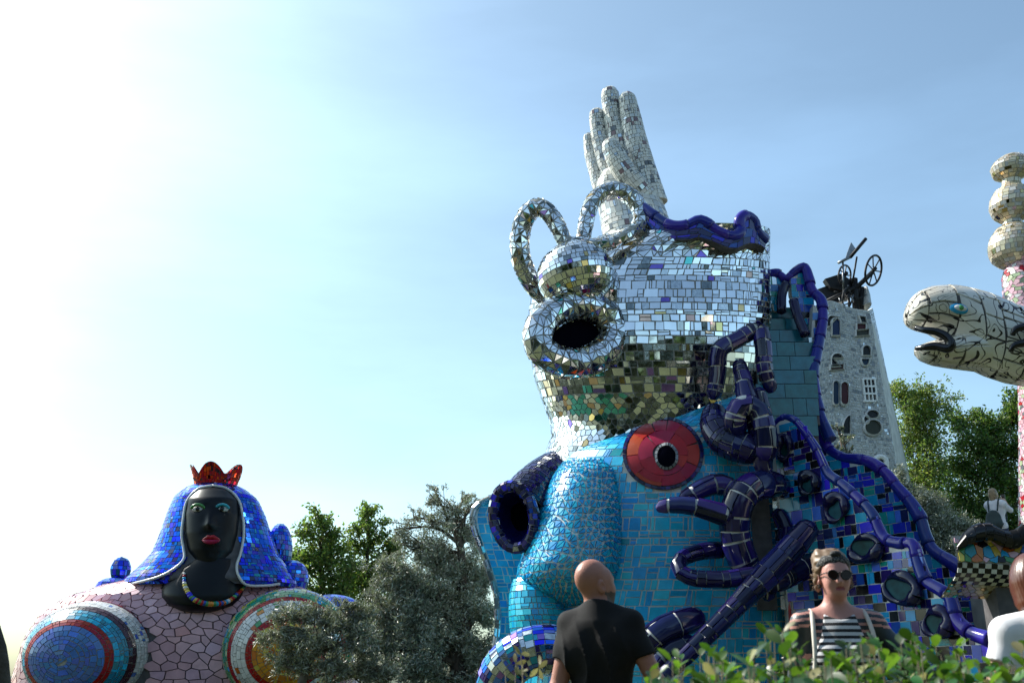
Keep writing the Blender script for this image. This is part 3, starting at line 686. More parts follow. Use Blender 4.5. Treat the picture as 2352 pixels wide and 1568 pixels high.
# inside of the pipe: a tapering dark-blue funnel
fu = crom([pt(1180, 1187, 20.8), pt(1192, 1188, 21.5)], 8); V = []; k = 32
for j, sc_ in enumerate(np.linspace(1, .45, 6)):
    for x, y, Y in ring_pts(1180+14*j/5, 1187, 46*sc_, 72*sc_, 21.75+.12*j, k+1, tilt=-.16, dY=-.25*sc_)[:-1]: V.append(pt(x, y, Y))
part("pipe_inside", V, [(j*k+i, j*k+(i+1) % k, (j+1)*k+(i+1) % k, (j+1)*k+i) for j in range(5) for i in range(k)], indigo_tile, blue, smooth=True)
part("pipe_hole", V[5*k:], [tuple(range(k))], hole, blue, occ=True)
# oval red medallion with a round dark port
def on_front(S, px, py, it=12):
    u, v = .5, .5
    for _ in range(it):
        P = S.f(np.array([u, u+1e-3, u]), np.array([v, v, v+1e-3])); x, y, d = proj(P)
        J = np.array([[x[1]-x[0], x[2]-x[0]], [y[1]-y[0], y[2]-y[0]]])/1e-3
        du, dv = np.linalg.solve(J, [px-x[0], py-y[0]]); u = np.clip(u+du, .26, .74); v = np.clip(v+dv, .002, .998)
    P = S.f(np.array([u]), np.array([v])); return P[0], S.nrm(np.array([u]), np.array([v]))[0], u, v
def disc_on(S, px, py, rx, ry, lift, tilt=0):
    """polar surface lying on S: v 0 centre -> 1 rim"""
    G = 15; gr = np.linspace(-1.06, 1.06, G); PP = np.zeros((G, G, 3)); NN = np.zeros((G, G, 3))
    for i, a in enumerate(gr):
        for j, b in enumerate(gr):
            p, n, _, _ = on_front(S, px+a*rx, py+b*ry); PP[i, j] = p; NN[i, j] = n
    def look(A, a, b):
        fa = np.clip((a+1.06)/2.12*(G-1), 0, G-1.001); fb = np.clip((b+1.06)/2.12*(G-1), 0, G-1.001); i = fa.astype(int); j = fb.astype(int); s_ = (fa-i)[..., None]; t = (fb-j)[..., None]
        return A[i, j]*(1-s_)*(1-t)+A[i+1, j]*s_*(1-t)+A[i, j+1]*(1-s_)*t+A[i+1, j+1]*s_*t
    def f(u, v):
        a = 2*np.pi*np.asarray(u, float); r = np.asarray(v, float); A = r*np.cos(a); B = r*np.sin(a)
        if tilt: A, B = A*np.cos(tilt)-B*np.sin(tilt), A*np.sin(tilt)+B*np.cos(tilt)
        return look(PP, A, B)+look(NN, A, B)*(lift*(1+.6*(1-r**2)))[..., None]
    s_ = Surf(f, v=(.001, 1))
    uu, vv = np.meshgrid(np.linspace(0, 1, 8), np.linspace(.2, .9, 5)); 
    if (s_.nrm(uu, vv)*(np.array((0, 0, CAMZ))-f(uu, vv))).sum() < 0: s_.sgn = -s_.sgn
    return s_
med = disc_on(bl, 1524, 1044, 92, 82, .05)
mo = med.body("medallion", grout_dark, blue, nu=64, nv=12, inset=.02, cap=False)
tile_rect(med, blue, "red_tile", [redtile, redtile2], .42, .30, weights=[.8, .2], vrange=(.26, .9), gap=.007, lift=.01, split=.2, sub=(4, 3), smooth=True, jit=.1)
tile_rect(med, blue, "navy_tile", [navy_mid, navy], .13, .1, weights=[.6, .4], vrange=(.9, 1), gap=.018, hvary=0, lift=.02, split=0)
port = disc_on(bl, 1532, 1052, 26, 30, .10)
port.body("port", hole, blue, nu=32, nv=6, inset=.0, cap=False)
tile_rect(port, blue, "rim_tile", [greytile, ivory], .08, .1, weights=[.7, .3], vrange=(.75, 1.0), gap=.012, hvary=0, lift=.02, split=0)
# doorway on the right with a red edge
dj = [(1828, 1580), (1826, 1470), (1822, 1390), (1830, 1335), (1846, 1325), (1860, 1345), (1868, 1420), (1872, 1580)]
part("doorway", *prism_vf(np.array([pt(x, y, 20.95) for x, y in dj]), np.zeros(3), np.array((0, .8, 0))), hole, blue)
part("doorway_edge", *tube_vf(crom([pt(x-3, y, 20.9) for x, y in [(1826, 1560), (1824, 1470), (1820, 1390), (1827, 1335)]], 20), .06, 8), redtile2, blue, smooth=True)
# mirror pillar strip between pipes
ps = Surf(lambda u, v: np.stack([pt(1742, 784, 21.0)[0]+np.asarray(u, float)*.40, 21.0-.0*np.asarray(u), pt(1770, 1400, 21.0)[2]+np.asarray(v, float)*(pt(1770, 1140, 21.0)[2]-pt(1770, 1400, 21.0)[2])], -1), wrap=False)
a, b = pt(1742, 1400, 21.0), pt(1742, 1140, 21.0)
part("mirror_pillar", *box_vf(((a[0]+.20), 21.41, (a[2]+b[2])/2), (.20, .40, (b[2]-a[2])/2)), grout_dark, blue, occ=True)
tile_rect(ps, blue, "mirror_tile", [mirror_dark, mirror_dull, mirror], .16, .22, weights=[.45, .35, .2], gap=.02)
# ================================================================== navy glazed pipes
pipes = thing("glazed_pipe_tangle", gbase(1700, 20.8), "tangle of thick navy glazed pipes looping out of the turquoise building", "sculpture")
PG = [navy, navy_mid, indigo_tile]
def pipe(pts, rad, band=.27, w=.33, c0=True, c1=True, gap=.036):
    s_ = tubesurf(pts, rad, n=200, cap0=c0, cap1=c1)
    s_.body("pipe", grout_light, pipes, nu=24, nv=90, inset=.022)
    tile_rect(s_, pipes, "glazed_tile", PG, w, band, weights=[.55, .25, .2], gap=gap, lift=.012, sub=(3, 2), smooth=True, jit=.11, split=.22, th=.03, hvary=.5)
pipe([(1638, 918, 21.1), (1648, 860, 21.0), (1652, 805, 20.9), (1690, 782, 20.9), (1740, 757, 20.9), (1752, 790, 20.8), (1757, 850, 20.8), (1772, 902, 20.9)], [17, 19, 20, 18, 19, 19, 18, 16])
pipe([(1696, 828, 20.9), (1706, 870, 20.7), (1718, 925, 20.5), (1745, 985, 20.4), (1752, 1030, 20.4)], [14, 19, 23, 26, 26], band=.28)
pipe([(1645, 935, 21.1), (1640, 975, 20.8), (1668, 1012, 20.6), (1715, 1030, 20.4), (1748, 1050, 20.4)], [24, 32, 38, 36, 28], band=.17, w=.2, gap=.02)
pipe([(1702, 1000, 20.4), (1688, 965, 20.2), (1705, 930, 20.1), (1740, 940, 20.1), (1757, 990, 20.1), (1760, 1060, 20.2)], [20, 26, 24, 22, 26, 28], band=.36)
pipe([(1760, 1010, 20.4), (1752, 1060, 20.3), (1762, 1090, 20.4)], [24, 22, 18])
pipe([(1740, 890, 20.8), (1750, 930, 20.8), (1762, 980, 20.9)], [15, 17, 18])
pipe([(1800, 1118, 21.0), (1768, 1112, 20.4), (1722, 1122, 20.1), (1692, 1165, 20.0), (1688, 1225, 20.1), (1706, 1285, 20.2), (1730, 1325, 20.3)], [24, 30, 34, 35, 34, 34, 30], band=.3, w=.36)
pipe([(1700, 1195, 20.1), (1650, 1178, 19.9), (1590, 1162, 19.9), (1535, 1160, 20.0), (1508, 1168, 20.1)], [27, 24, 20, 17, 13], band=.4)
pipe([(1560, 1150, 20.3), (1600, 1128, 20.3), (1640, 1112, 20.4), (1672, 1118, 20.4), (1700, 1145, 20.3)], [15, 20, 24, 24, 22], band=.42)
pipe([(1665, 1262, 20.6), (1610, 1266, 20.3), (1566, 1283, 20.0), (1560, 1308, 19.8), (1590, 1326, 19.7), (1660, 1330, 19.7), (1730, 1322, 19.8), (1780, 1318, 20.1)], [19, 18, 17, 17, 18, 19, 20, 20], band=.26, w=.17, gap=.018)
pipe([(1868, 1200, 19.6), (1820, 1256, 19.5), (1762, 1318, 19.4), (1700, 1382, 19.3), (1630, 1452, 19.2), (1560, 1520, 19.1), (1500, 1575, 19.0)], [24, 29, 30, 22, 20, 19, 17], band=.30, w=.16, gap=.018)
pipe([(1895, 1290, 20.6), (1840, 1305, 20.2), (1790, 1330, 19.9), (1745, 1345, 19.9)], [26, 27, 26, 20], band=.3)
pipe([(1768, 1312, 20.2), (1764, 1350, 20.2), (1762, 1378, 20.3)], [19, 19, 16])
pipe([(1782, 1170, 20.9), (1806, 1215, 20.8), (1798, 1275, 20.6), (1772, 1318, 20.4)], [16, 18, 20, 20], band=.26, w=.16, gap=.018)
pipe([(1478, 1492, 19.6), (1510, 1455, 19.5), (1560, 1432, 19.6), (1612, 1415, 19.9)], [27, 32, 32, 25], band=.5)
pipe([(1500, 1530, 19.4), (1540, 1492, 19.4), (1600, 1470, 19.5)], [17, 20, 18], band=.4)
# ================================================================== stairs and the blue ramp walls
stairs = thing("teal_tiled_stairway", gbase(1810, 21.5), "steep teal tiled stairway climbing between the mirror tower and the cobalt coping", "stairs")
st = [(1002, 1768, 1868), (955, 1770, 1870), (915, 1768, 1868), (882, 1770, 1866), (850, 1772, 1864), (818, 1772, 1860), (786, 1770, 1856), (758, 1768, 1850), (732, 1766, 1838), (706, 1764, 1822)]
for i in range(len(st)-1):
    Y = 21.4+.28*i; a = pt(st[i][1], st[i][0], Y); b = pt(st[i+1][2], st[i+1][0], Y); x0, x1, z0, z1 = a[0]-.3, pt(st[i][2], st[i][0], Y)[0]+.12, a[2], b[2]
    step = part("step", *box_vf(((x0+x1)/2, Y+.35, (z0+z1)/2-.1), ((x1-x0)/2, .34, (z1-z0)/2+.1)), grout_dark, stairs, occ=True)
    cuts = np.r_[x0, sorted(RNG.uniform(x0+.25, x1-.25, 2)) if i % 2 else (x0+x1)/2+RNG.uniform(-.2, .2), x1]
    for c0_, c1_ in zip(cuts[:-1], cuts[1:]):
        if c1_-c0_ < .06: continue
        V, F = box_vf(((c0_+c1_)/2, Y-.012, (z0+z1)/2), ((c1_-c0_)/2-.006, .015, (z1-z0)/2-.008))
        part("tile", V, F, tealstep, step, origin=V.mean(0))
ramp = thing("blue_mosaic_ramp_wall", gbase(2050, 20), "sloping ramp wall covered in blue, teal and black mosaic with wavy cobalt coping", "wall")
RT = [cobalt_tile, cyan_tile, green_tile, black_tile, indigo_tile, paleblue_tile, turq_deep]
RW = [.26, .16, .06, .17, .20, .07, .08]
def wallpart(nm, top, Y0, Y1, bulge=.0, tw=.21, wts=RW, thick=.35, bottom=None, tname="blue_tile", mats=RT, gap=.014, mask=None, foot=0.0):
    xs = [p[0] for p in top]
    Yf = lambda x: Y0+(Y1-Y0)*(x-xs[0])/(xs[-1]-xs[0])-bulge*np.sin(np.pi*(x-xs[0])/(xs[-1]-xs[0]))
    T = crom([pt(x, y, Yf(x)) for x, y in top], 140)
    if bottom is None: Bm = T.copy(); Bm[:, 2] = foot
    else: Bm = crom([pt(x, y, Yf(x)) for x, y in bottom], 140)
    s = np.linspace(0, 1, 140); I = lambda A, u: np.stack([np.interp(u, s, A[:, i]) for i in range(3)], -1)
    pl = np.r_[0, np.cumsum(np.hypot(np.diff(T[:, 0]), np.diff(T[:, 1]))+1e-4)]; pl /= pl[-1]; zt = T[:, 2].max()
    J = lambda u, k: np.interp(np.asarray(u, float), pl, T[:, k])
    S = Surf(lambda u, v: np.stack([J(u, 0)+0*np.asarray(v, float), J(u, 1)+0*np.asarray(v, float), foot+(zt-foot)*(1-np.asarray(v, float))+0*np.asarray(u, float)], -1), wrap=False)
    m0 = mask
    mask = lambda u, v, P: (P[:, 2] < J(u, 2)-.13) & (m0(u, v, P) if m0 else True)
    n = 140; nb = np.array((0, thick, 0)); h = np.array((0, .012, 0))
    part(nm, np.vstack([T+h, Bm+h, T+nb, Bm+nb]), [(i, i+1, n+i+1, n+i) for i in range(n-1)]+[(2*n+i, 3*n+i, 3*n+i+1, 2*n+i+1) for i in range(n-1)]+[(i, 2*n+i, 2*n+i+1, i+1) for i in range(n-1)]+[(0, n, 3*n, 2*n), (n-1, 3*n-1, 4*n-1, 2*n-1)], grout_light if tname == "blue_tile" else grout_dark, ramp, occ=True)
    tile_rect(S, ramp, tname, mats, tw*1.08, tw, weights=wts, gap=gap, split=.35, vary=.5, hvary=.4, jit=.07, lift=.006, mask=mask)
    return T, S, Yf
HOLES = [(1856, 1112, 19, 24), (1919, 1168, 23, 31), (1985, 1258, 36, 28), (2068, 1352, 42, 33), (2150, 1430, 30, 32), (1800, 1028, 14, 28)]
def rmask(u, v, P):
    x, y, d = proj(P); k = np.ones(len(u), bool)
    for a, b, c, e in HOLES: k &= ((x-a)/(c*.95))**2+((y-b)/(e*.95))**2 > 1
    return k
lowtop = [(1776, 985), (1800, 958), (1826, 960), (1850, 985), (1880, 1030), (1905, 1082), (1940, 1110), (1985, 1150), (2010, 1180), (2035, 1232), (2070, 1245), (2103, 1248), (2116, 1290), (2134, 1332), (2165, 1352), (2190, 1372), (2204, 1420), (2235, 1450), (2284, 1468)]
T1, S1, Y1f = wallpart("front_wall", lowtop, 20.9, 16.5, bulge=.2, mask=rmask)
uptop = [(1858, 900), (1872, 930), (1885, 980), (1905, 1025), (1940, 1048), (1975, 1052), (2005, 1060), (2040, 1085), (2062, 1112), (2095, 1150), (2120, 1190), (2130, 1225), (2150, 1262), (2192, 1290), (2230, 1312), (2270, 1345), (2310, 1368), (2345, 1385), (2420, 1420)]
T2, S2, Y2f = wallpart("rear_wall", uptop, 22.6, 18.2, bulge=.1)
coping(T1+np.array((0, .12, 0)), np.linspace(.07, .12, 140), ramp, 17, cobalt)
coping(T2+np.array((0, .12, 0)), np.linspace(.11, .13, 140), ramp, 16, cobalt)
# upper parapet beside the stairs
up2 = [(1757, 632), (1785, 628), (1806, 640), (1828, 622), (1848, 614), (1858, 640), (1866, 668), (1886, 690), (1890, 730), (1884, 770), (1876, 810), (1868, 850), (1870, 890), (1880, 940), (1896, 985), (1908, 1010)]
PU = crom([pt(x, y, 23.6-1.4*i/15) for i, (x, y) in enumerate(up2)], 160)
coping(PU, np.linspace(.105, .12, 160), ramp, 15, cobalt)
pp = [(1757, 640), (1785, 636), (1806, 648), (1800, 700), (1790, 712), (1775, 690)]
for poly_, Y in (([(1757, 640), (1783, 636), (1804, 646), (1798, 700), (1790, 716), (1776, 712)], 23.5), ([(1816, 640), (1846, 622), (1856, 650), (1870, 690), (1866, 740), (1846, 745), (1830, 700), (1818, 672)], 23.3), ([(1868, 700), (1888, 735), (1880, 800), (1868, 860), (1872, 930), (1858, 960), (1852, 900), (1862, 800)], 22.9)):
    P = np.array([pt(x, y, Y) for x, y in poly_])
    part("parapet", *prism_vf(P, np.zeros(3), np.array((0, .3, 0))), grout_light, ramp, occ=True)
    lo, hi = P.min(0), P.max(0); from_poly = P[:, [0, 2]]
    def inside(u, v, Q, poly2=from_poly):
        x, z = Q[:, 0], Q[:, 2]; c = np.zeros(len(x), bool); n = len(poly2)
        for i in range(n):
            (x1, y1), (x2, y2) = poly2[i], poly2[(i+1) % n]
            c ^= ((y1 > z) != (y2 > z)) & (x < (x2-x1)*(z-y1)/(y2-y1+1e-9)+x1)
        return c
    sf = Surf(lambda u, v, lo=lo, hi=hi, Y=Y: np.stack([lo[0]+(hi[0]-lo[0])*np.asarray(u, float), np.full(np.shape(u), Y-.012), hi[2]-(hi[2]-lo[2])*np.asarray(v, float)], -1), wrap=False)
    tile_rect(sf, ramp, "blue_tile", RT+[mirror_dull], .17, .19, weights=[.15, .2, .12, .08, .1, .15, .1, .1], mask=inside, gap=.014)
for a0, pts in enumerate(([(1806, 650, 23.3), (1796, 676, 23.3), (1795, 716, 23.2)], [(1822, 690, 23.0), (1832, 725, 22.9), (1850, 770, 22.8)])):
    V, F = tube_vf(crom([pt(*p) for p in pts], 12), .12, 12); part("rail_pipe", V, F, navy, ramp, smooth=[len(f) == 4 for f in F])
# openings with swollen navy lips
for a, b, c, e in HOLES:
    p0 = np.argmin(np.abs(proj(T1)[0]-a)); Y = Y1f(a)-.02
    ring = np.array([pt(x, y, Y1f(x)-.03) for x, y, _ in ring_pts(a, b, c*.92, e*.92, 0, 29, tilt=.5*np.sin(a))])
    part("opening_pane", *prism_vf(ring[:-1], np.array((0, .02, 0)), np.array((0, .06, 0))), tealpane, ramp)
    kk = len(ring)
    rr = np.array([.04+.075*(.5+.5*np.sin(t+1.0+a))+.03*np.sin(3*t+a) for t in np.linspace(0, 2*np.pi, kk)])
    V, F = tube_vf(ring, rr, 10, cap=False); part("opening_lip", V, F, navy, ramp, smooth=True)
# ================================================================== mosaic tower with coloured windows
YW = 32.0
keep_ = thing("windowed_mosaic_tower", gbase(1960, YW), "tapering pale silver mosaic tower with odd coloured windows, carrying black wheels on top", "tower")
ftop = [(1868, 704), (1888, 694), (1908, 690), (1925, 695), (1945, 703), (1965, 709), (1997, 713)]
A = pt(1868, 704, YW); B = pt(1997, 713, YW); C = pt(2062, 1090, YW); D = pt(1846, 1090, YW)
def ext(p, q): t = (0-p[2])/(q[2]-p[2]); return p+(q-p)*t
C0 = ext(B, C); D0 = ext(A, D)
topc = crom([pt(x, y, YW) for x, y in ftop], 40); s40 = np.linspace(0, 1, 40)
I40 = lambda u: np.stack([np.interp(u, s40, topc[:, i]) for i in range(3)], -1)
fs = Surf(lambda u, v: I40(np.asarray(u, float))*(1-np.asarray(v, float))[..., None]+(D0*(1-np.asarray(u, float)[..., None])+C0*np.asarray(u, float)[..., None])*np.asarray(v, float)[..., None], wrap=False)
Bb = pt(2004, 707, 35.0); Cb = ext(Bb, pt(2088, 1090, 35.2)); Bc = np.array([B[0]-.6, 35, B[2]-.6])
rs = Surf(lambda u, v: (topc[-1]*(1-np.asarray(u, float)[..., None])+Bb*np.asarray(u, float)[..., None])*(1-np.asarray(v, float))[..., None]+(C0*(1-np.asarray(u, float)[..., None])+Cb*np.asarray(u, float)[..., None])*np.asarray(v, float)[..., None], wrap=False)
Ab = np.array([A[0]+.4, 35.0, A[2]-.3]); Db = np.array([D0[0], 35.2, 0])
hb = np.array((0, .012, 0)); n = 40
TV = np.vstack([topc+hb, np.linspace(D0, C0, 40)+hb, [Ab, Bb-np.array((.012, 0, 0)), Db, Cb-np.array((.012, 0, 0))]])
part("body", TV, [(i, n+i, n+i+1, i+1) for i in range(n-1)]+[(39, 79, 83, 81), (80, 82, 40, 0), tuple(range(40))+(81, 80), (81, 83, 82, 80)], grout_light, keep_, occ=True)
WT = [ivory, mirror_dull, ivory2, greytile]
WIN = [  # outline kind, px, py, half w, half h, pane, frame tile
    ("arch", 1919, 752, 8, 17, glassblue), ("slant", 1908, 738, 15, 10, glassdark), ("trap", 1980, 735, 7, 7, glassdark), ("box", 1977, 751, 9, 6, glassred), ("box", 1980, 765, 13, 6, glassgreen),
    ("half", 1922, 818, 11, 9, glassdark), ("tri", 1919, 832, 9, 10, glassdark), ("box", 1921, 844, 13, 5, glassred), ("arch", 1989, 806, 8, 10, glassdark), ("bowl", 1986, 831, 8, 10, glassblue),
    ("pill", 1919, 903, 6, 24, glassblue), ("pill", 1939, 904, 8, 23, glassred), ("half2", 1943, 975, 11, 20, glassdark), ("bowl", 1936, 1000, 13, 6, glassdark), ("oval", 2003, 952, 12, 8, glassdark), ("oval", 1988, 964, 5, 7, glassdark), ("oval", 2004, 982, 17, 15, glassgreen)]
def outline(kind, x, y, a, b):
    t = np.linspace(0, 2*np.pi, 25)[:-1]
    if kind == "oval": return [(x+a*np.cos(q), y+b*np.sin(q)) for q in t]
    if kind == "box": return [(x-a, y-b+1), (x+a, y-b-1), (x+a, y+b-1), (x-a, y+b+1)]
    if kind == "trap": return [(x-a, y-b), (x+a-2, y-b+2), (x+a+2, y+b), (x-a+5, y+b-1)]
    if kind == "slant": return [(x-a, y+b), (x-a+3, y), (x-2, y-b), (x+a, y-b+2), (x+2, y+2), (x-5, y+b+2)]
    if kind == "tri": return [(x-a, y-b), (x+a, y+b-1), (x-a, y+b)]
    if kind == "arch": return [(x-a, y+b)]+[(x-a*np.cos(q), y-b+a-a*np.sin(q)) for q in np.linspace(0, np.pi, 10)]+[(x+a, y+b)]
    if kind == "pill": return [(x-a*np.cos(q), y-b+a-a*np.sin(q)) for q in np.linspace(0, np.pi, 9)]+[(x+a*np.cos(q), y+b-a+a*np.sin(q)) for q in np.linspace(0, np.pi, 9)]
    if kind == "half": return [(x-a*np.cos(q), y+b/2-b*np.sin(q)) for q in np.linspace(0, np.pi, 12)]
    if kind == "bowl": return [(x+a*np.cos(q), y-b/2+b*1.3*np.sin(q)) for q in np.linspace(0, np.pi, 12)]
    if kind == "half2": return [(x+a*.7-a*1.5*np.cos(q), y+b-2*b*np.sin(q)*.95) for q in np.linspace(0, np.pi/2, 10)]+[(x+a*.7, y+b)]
for kind, x, y, a, b, gm in WIN:
    a *= 1.12; b *= 1.12
    O = np.array([pt(px_, py_, YW-.005) for px_, py_ in outline(kind, x, y, a, b)]); cen_ = O.mean(0); k = len(O)
    dirs = (O-cen_); O2 = O+dirs/np.linalg.norm(dirs, axis=1)[:, None]*.055
    Vr = np.vstack([O+np.array((0, -.11, 0)), O2+np.array((0, -.07, 0)), O2+np.array((0, .05, 0)), O])
    Fr = [(r*k+i, r*k+(i+1) % k, (r+1)*k+(i+1) % k, (r+1)*k+i) for r in range(3) for i in range(k)]+[(i, 3*k+i, 3*k+(i+1) % k, (i+1) % k) for i in range(k)]
    wn = part("window", Vr, Fr, ivory2, keep_)
    part("pane", *prism_vf(O, np.array((0, -.008, 0)), np.array((0, .03, 0))), gm, wn)
def wmask(u, v, P):
    x, y, d = proj(P); k = np.ones(len(u), bool)
    for kind, a, b, c, e, gm in WIN: k &= ~((abs(x-a) < c-1) & (abs(y-b) < e-1))
    k &= ~((abs(x-1997) < 14) & (abs(y-897) < 26)); return k
tile_rect(fs, keep_, "silver_tile", WT, .095, .095, weights=[.60, .015, .26, .125], gap=.016, tilt=.008, jit=.25, split=.15, keep=False, mask=wmask, th=.012)
tile_rect(rs, keep_, "silver_tile", WT, .12, .10, weights=[.48, .22, .24, .06], gap=.016, tilt=.035, jit=.25, split=.15, keep=False, th=.012)
# white framed casement, nine small panes
mb = MB(); cw = [1985, 1993.5, 2001.5, 2010]; ch_ = [871, 887, 903, 920]
fr_o = []
wn = None
for i, (xx, wd) in enumerate(((1984, 3), (1993, 2), (2001.5, 2), (2011, 3))):
    a = pt(xx, 870, YW-.05); b = pt(xx+1.5, 921, YW-.05); mb.add(*box_vf((a+b)/2, (wd*mpp(890, YW)/2, .04, (a[2]-b[2])/2)))
for yy in (870, 887, 904, 921):
    a = pt(1983, yy, YW-.05); b = pt(2012, yy, YW-.05); mb.add(*box_vf((a+b)/2, ((b[0]-a[0])/2, .037, .03)))
wn = mb.build("window", whitepaint, keep_)
for i in range(3):
    for j in range(3):
        a = pt([1985.5, 1994.5, 2003][i], [872, 889, 906][j], YW-.02); b = pt([1992, 2000.5, 2010][i], [886, 903, 920][j], YW-.02)
        part("pane", *box_vf((a+b)/2, ((b[0]-a[0])/2, .015, (a[2]-b[2])/2)), glassdark, wn)
O = [pt(x, y, YW-.05) for x, y in outline("arch", 2022, 1072, 14, 24)]
wn = part("arched_window", *tube_vf(np.array(O), .09, 8), whitepaint, keep_, smooth=True); part("pane", *prism_vf(np.array(O), np.zeros(3), np.array((0, .03, 0))), glassdark, wn)
# curved mirror-backed niche on the roof
ni = stack([(668, 1972, 1988, .5), (690, 1970, 1992, .7), (712, 1968, 1994, .8)], 33.4); ni.body("roof_niche", ivory, keep_, nu=24, nv=10)
# ------------------------------------------------------------------ scrap-iron wheels on the tower
mach = thing("scrap_iron_wheel_machine", tuple(pt(1955, 700, 32.8)), "blackened scrap iron contraption of spoked wheels and tubes on the silver tower", "sculpture")
def bar(nm, p, q, r, m=iron, k=8, root=mach): 
    V, F = tube_vf(np.array([pt(*p), pt(*q)]), r*mpp(p[1], p[2]), k); return part(nm, V, F, m, root, smooth=[len(f) == 4 for f in F])
def wheel(cx, cy, rx, ry, tilt, nsp, Y, wd, curly=False):
    P = np.array([pt(x, y, Y+d) for x, y, d in ring_pts(cx, cy, rx, ry, 0, 33, tilt=tilt, dY=.5)])
    wh = part("wheel", *tube_vf(P, wd*mpp(cy, Y), 8, cap=False), iron, mach, smooth=True)
    c = pt(cx, cy, Y)
    for k in range(nsp):
        e = P[int(32*k/nsp)]; Q = np.array([c, (c+e)/2+(np.cross(e-c, (0, 1, 0))*.25 if curly else 0), e]); V, F = tube_vf(crom(Q, 6), 1.5*mpp(cy, Y), 6); part("spoke", V, F, iron, wh)
    V, F = tube_vf(np.array([c-np.array((.0, .2, 0)), c+np.array((0, .2, 0))]), 4.5*mpp(cy, Y), 10); part("hub", V, F, iron, wh)
wheel(2006, 621, 18, 35, .18, 7, 32.6, 2.6)
wheel(1940, 632, 14, 23, .05, 5, 32.8, 2.2)
wheel(1946, 684, 11, 23, .05, 5, 32.4, 1.6, True)
bar("tube", (1925, 604, 32.5), (1954, 590, 32.5), 3.4, steel); bar("tube", (1953, 591, 32.5), (1989, 548, 32.5), 3.9, iron)
bar("post", (1968, 590, 32.6), (1958, 650, 32.6), 2.2); bar("post", (1936, 602, 32.5), (1937, 672, 32.5), 2.3, steel); bar("axle", (2003, 626, 32.6), (1955, 672, 32.8), 5.5); bar("brace", (1900, 690, 32.6), (1962, 660, 32.6), 3.5)
bar("post", (1962, 640, 32.8), (1966, 712, 32.8), 8); bar("post", (1978, 660, 33.0), (1978, 712, 33.0), 7); bar("rod", (1990, 677, 32.5), (1940, 700, 32.5), 1.2); bar("post", (1950, 655, 32.7), (1950, 715, 32.7), 3)
part("plate", *prism_vf(np.array([pt(x, y, 32.6) for x, y in [(1955, 556), (1968, 575), (1953, 588), (1942, 593), (1946, 580)]]), np.zeros(3), np.array((0, .05, 0))), steel, mach)
part("cowl", *prism_vf(np.array([pt(x, y, 32.9) for x, y in [(1878, 664), (1905, 654), (1930, 642), (1960, 640), (1966, 668), (1940, 690), (1925, 694), (1900, 690), (1886, 684)]]), np.zeros(3), np.array((0, .5, 0))), iron, mach)
part("cowl", *prism_vf(np.array([pt(x, y, 32.7) for x, y in [(1895, 640), (1932, 628), (1950, 640), (1945, 668), (1908, 660)]]), np.zeros(3), np.array((0, .3, 0))), iron, mach)
for i in range(7):
    p = (1925+RNG.uniform(0, 40), 655+RNG.uniform(0, 45), 32.4); bar("rod", p, (p[0]+RNG.uniform(-18, 18), p[1]+RNG.uniform(-18, 18), 32.4), 1.5, iron if i % 2 else steel, 6)
# ================================================================== veiled bust on the left
YQ = 27.0
bust = thing("veiled_mosaic_bust", gbase(480, YQ), "giant pink mosaic bust with dark face, blue mirror veil and red crown", "sculpture")
torso = stack([(1312, 430, 560, 1.2), (1330, 320, 650, 1.5), (1350, 232, 700, 1.75), (1378, 150, 742, 1.95), (1415, 100, 772, 2.05), (1465, 66, 800, 2.15), (1520, 48, 815, 2.2), (1568, 34, 826, 2.2)], 27.6, ground=0.0)
torso.body("torso", grout_dark, bust, nu=90, nv=50, inset=.045)
BV = {}
def near(px, py, rx, ry): return lambda x, y: ((x-px)/rx)**2+((y-py)/ry)**2 < 1
dl, dr = (205, 1500, 140, 108), (664, 1486, 140, 126)
def tmask(u, v, P):
    x, y, d = proj(P); return ~(near(*dl)(x, y) | near(*dr)(x, y))
tile_hex(torso, bust, "scale_tile", [pinktile, rosetile, pinklight], .25, weights=[.74, .12, .14], mask=tmask, gap=.024, jit=.3, tilt=.03, th=.05)
veil = stack([(1112, 462, 535, .35), (1122, 432, 560, .75), (1145, 404, 590, 1.05), (1185, 388, 608, 1.2), (1230, 372, 622, 1.25), (1275, 352, 640, 1.3), (1310, 318, 664, 1.45), (1338, 288, 684, 1.6), (1350, 300, 676, 1.5)], 27.0)
veil.body("veil", grout_dark, bust, nu=70, nv=40)
FACE = stack([(1119, 470, 505, .12), (1128, 448, 530, .36), (1150, 431, 550, .62), (1185, 425, 556, .74), (1230, 425, 556, .80), (1270, 432, 552, .80), (1298, 446, 540, .72), (1316, 466, 520, .5)], 26.25)
def veilmask(u, v, P):
    x, y, d = proj(P)
    inside = ((x-490)/66)**2+((y-1200)/82)**2 < 1
    inside |= (abs(x-488) < 64) & (y > 1195) & (y < 1296)
    inside |= (y > 1290) & (abs(x-470) < 84-0*(y)) & (x > 372+(1345-y)*.9) & (x < 548)
    return ~inside
tile_rect(veil, bust, "veil_tile", [mirror_blue, cobalt_tile, paleblue_tile, indigo_tile, cyan_tile], .115, .115, weights=[.60, .18, .10, .09, .03], gap=.012, tilt=.035, mask=veilmask, split=.1)
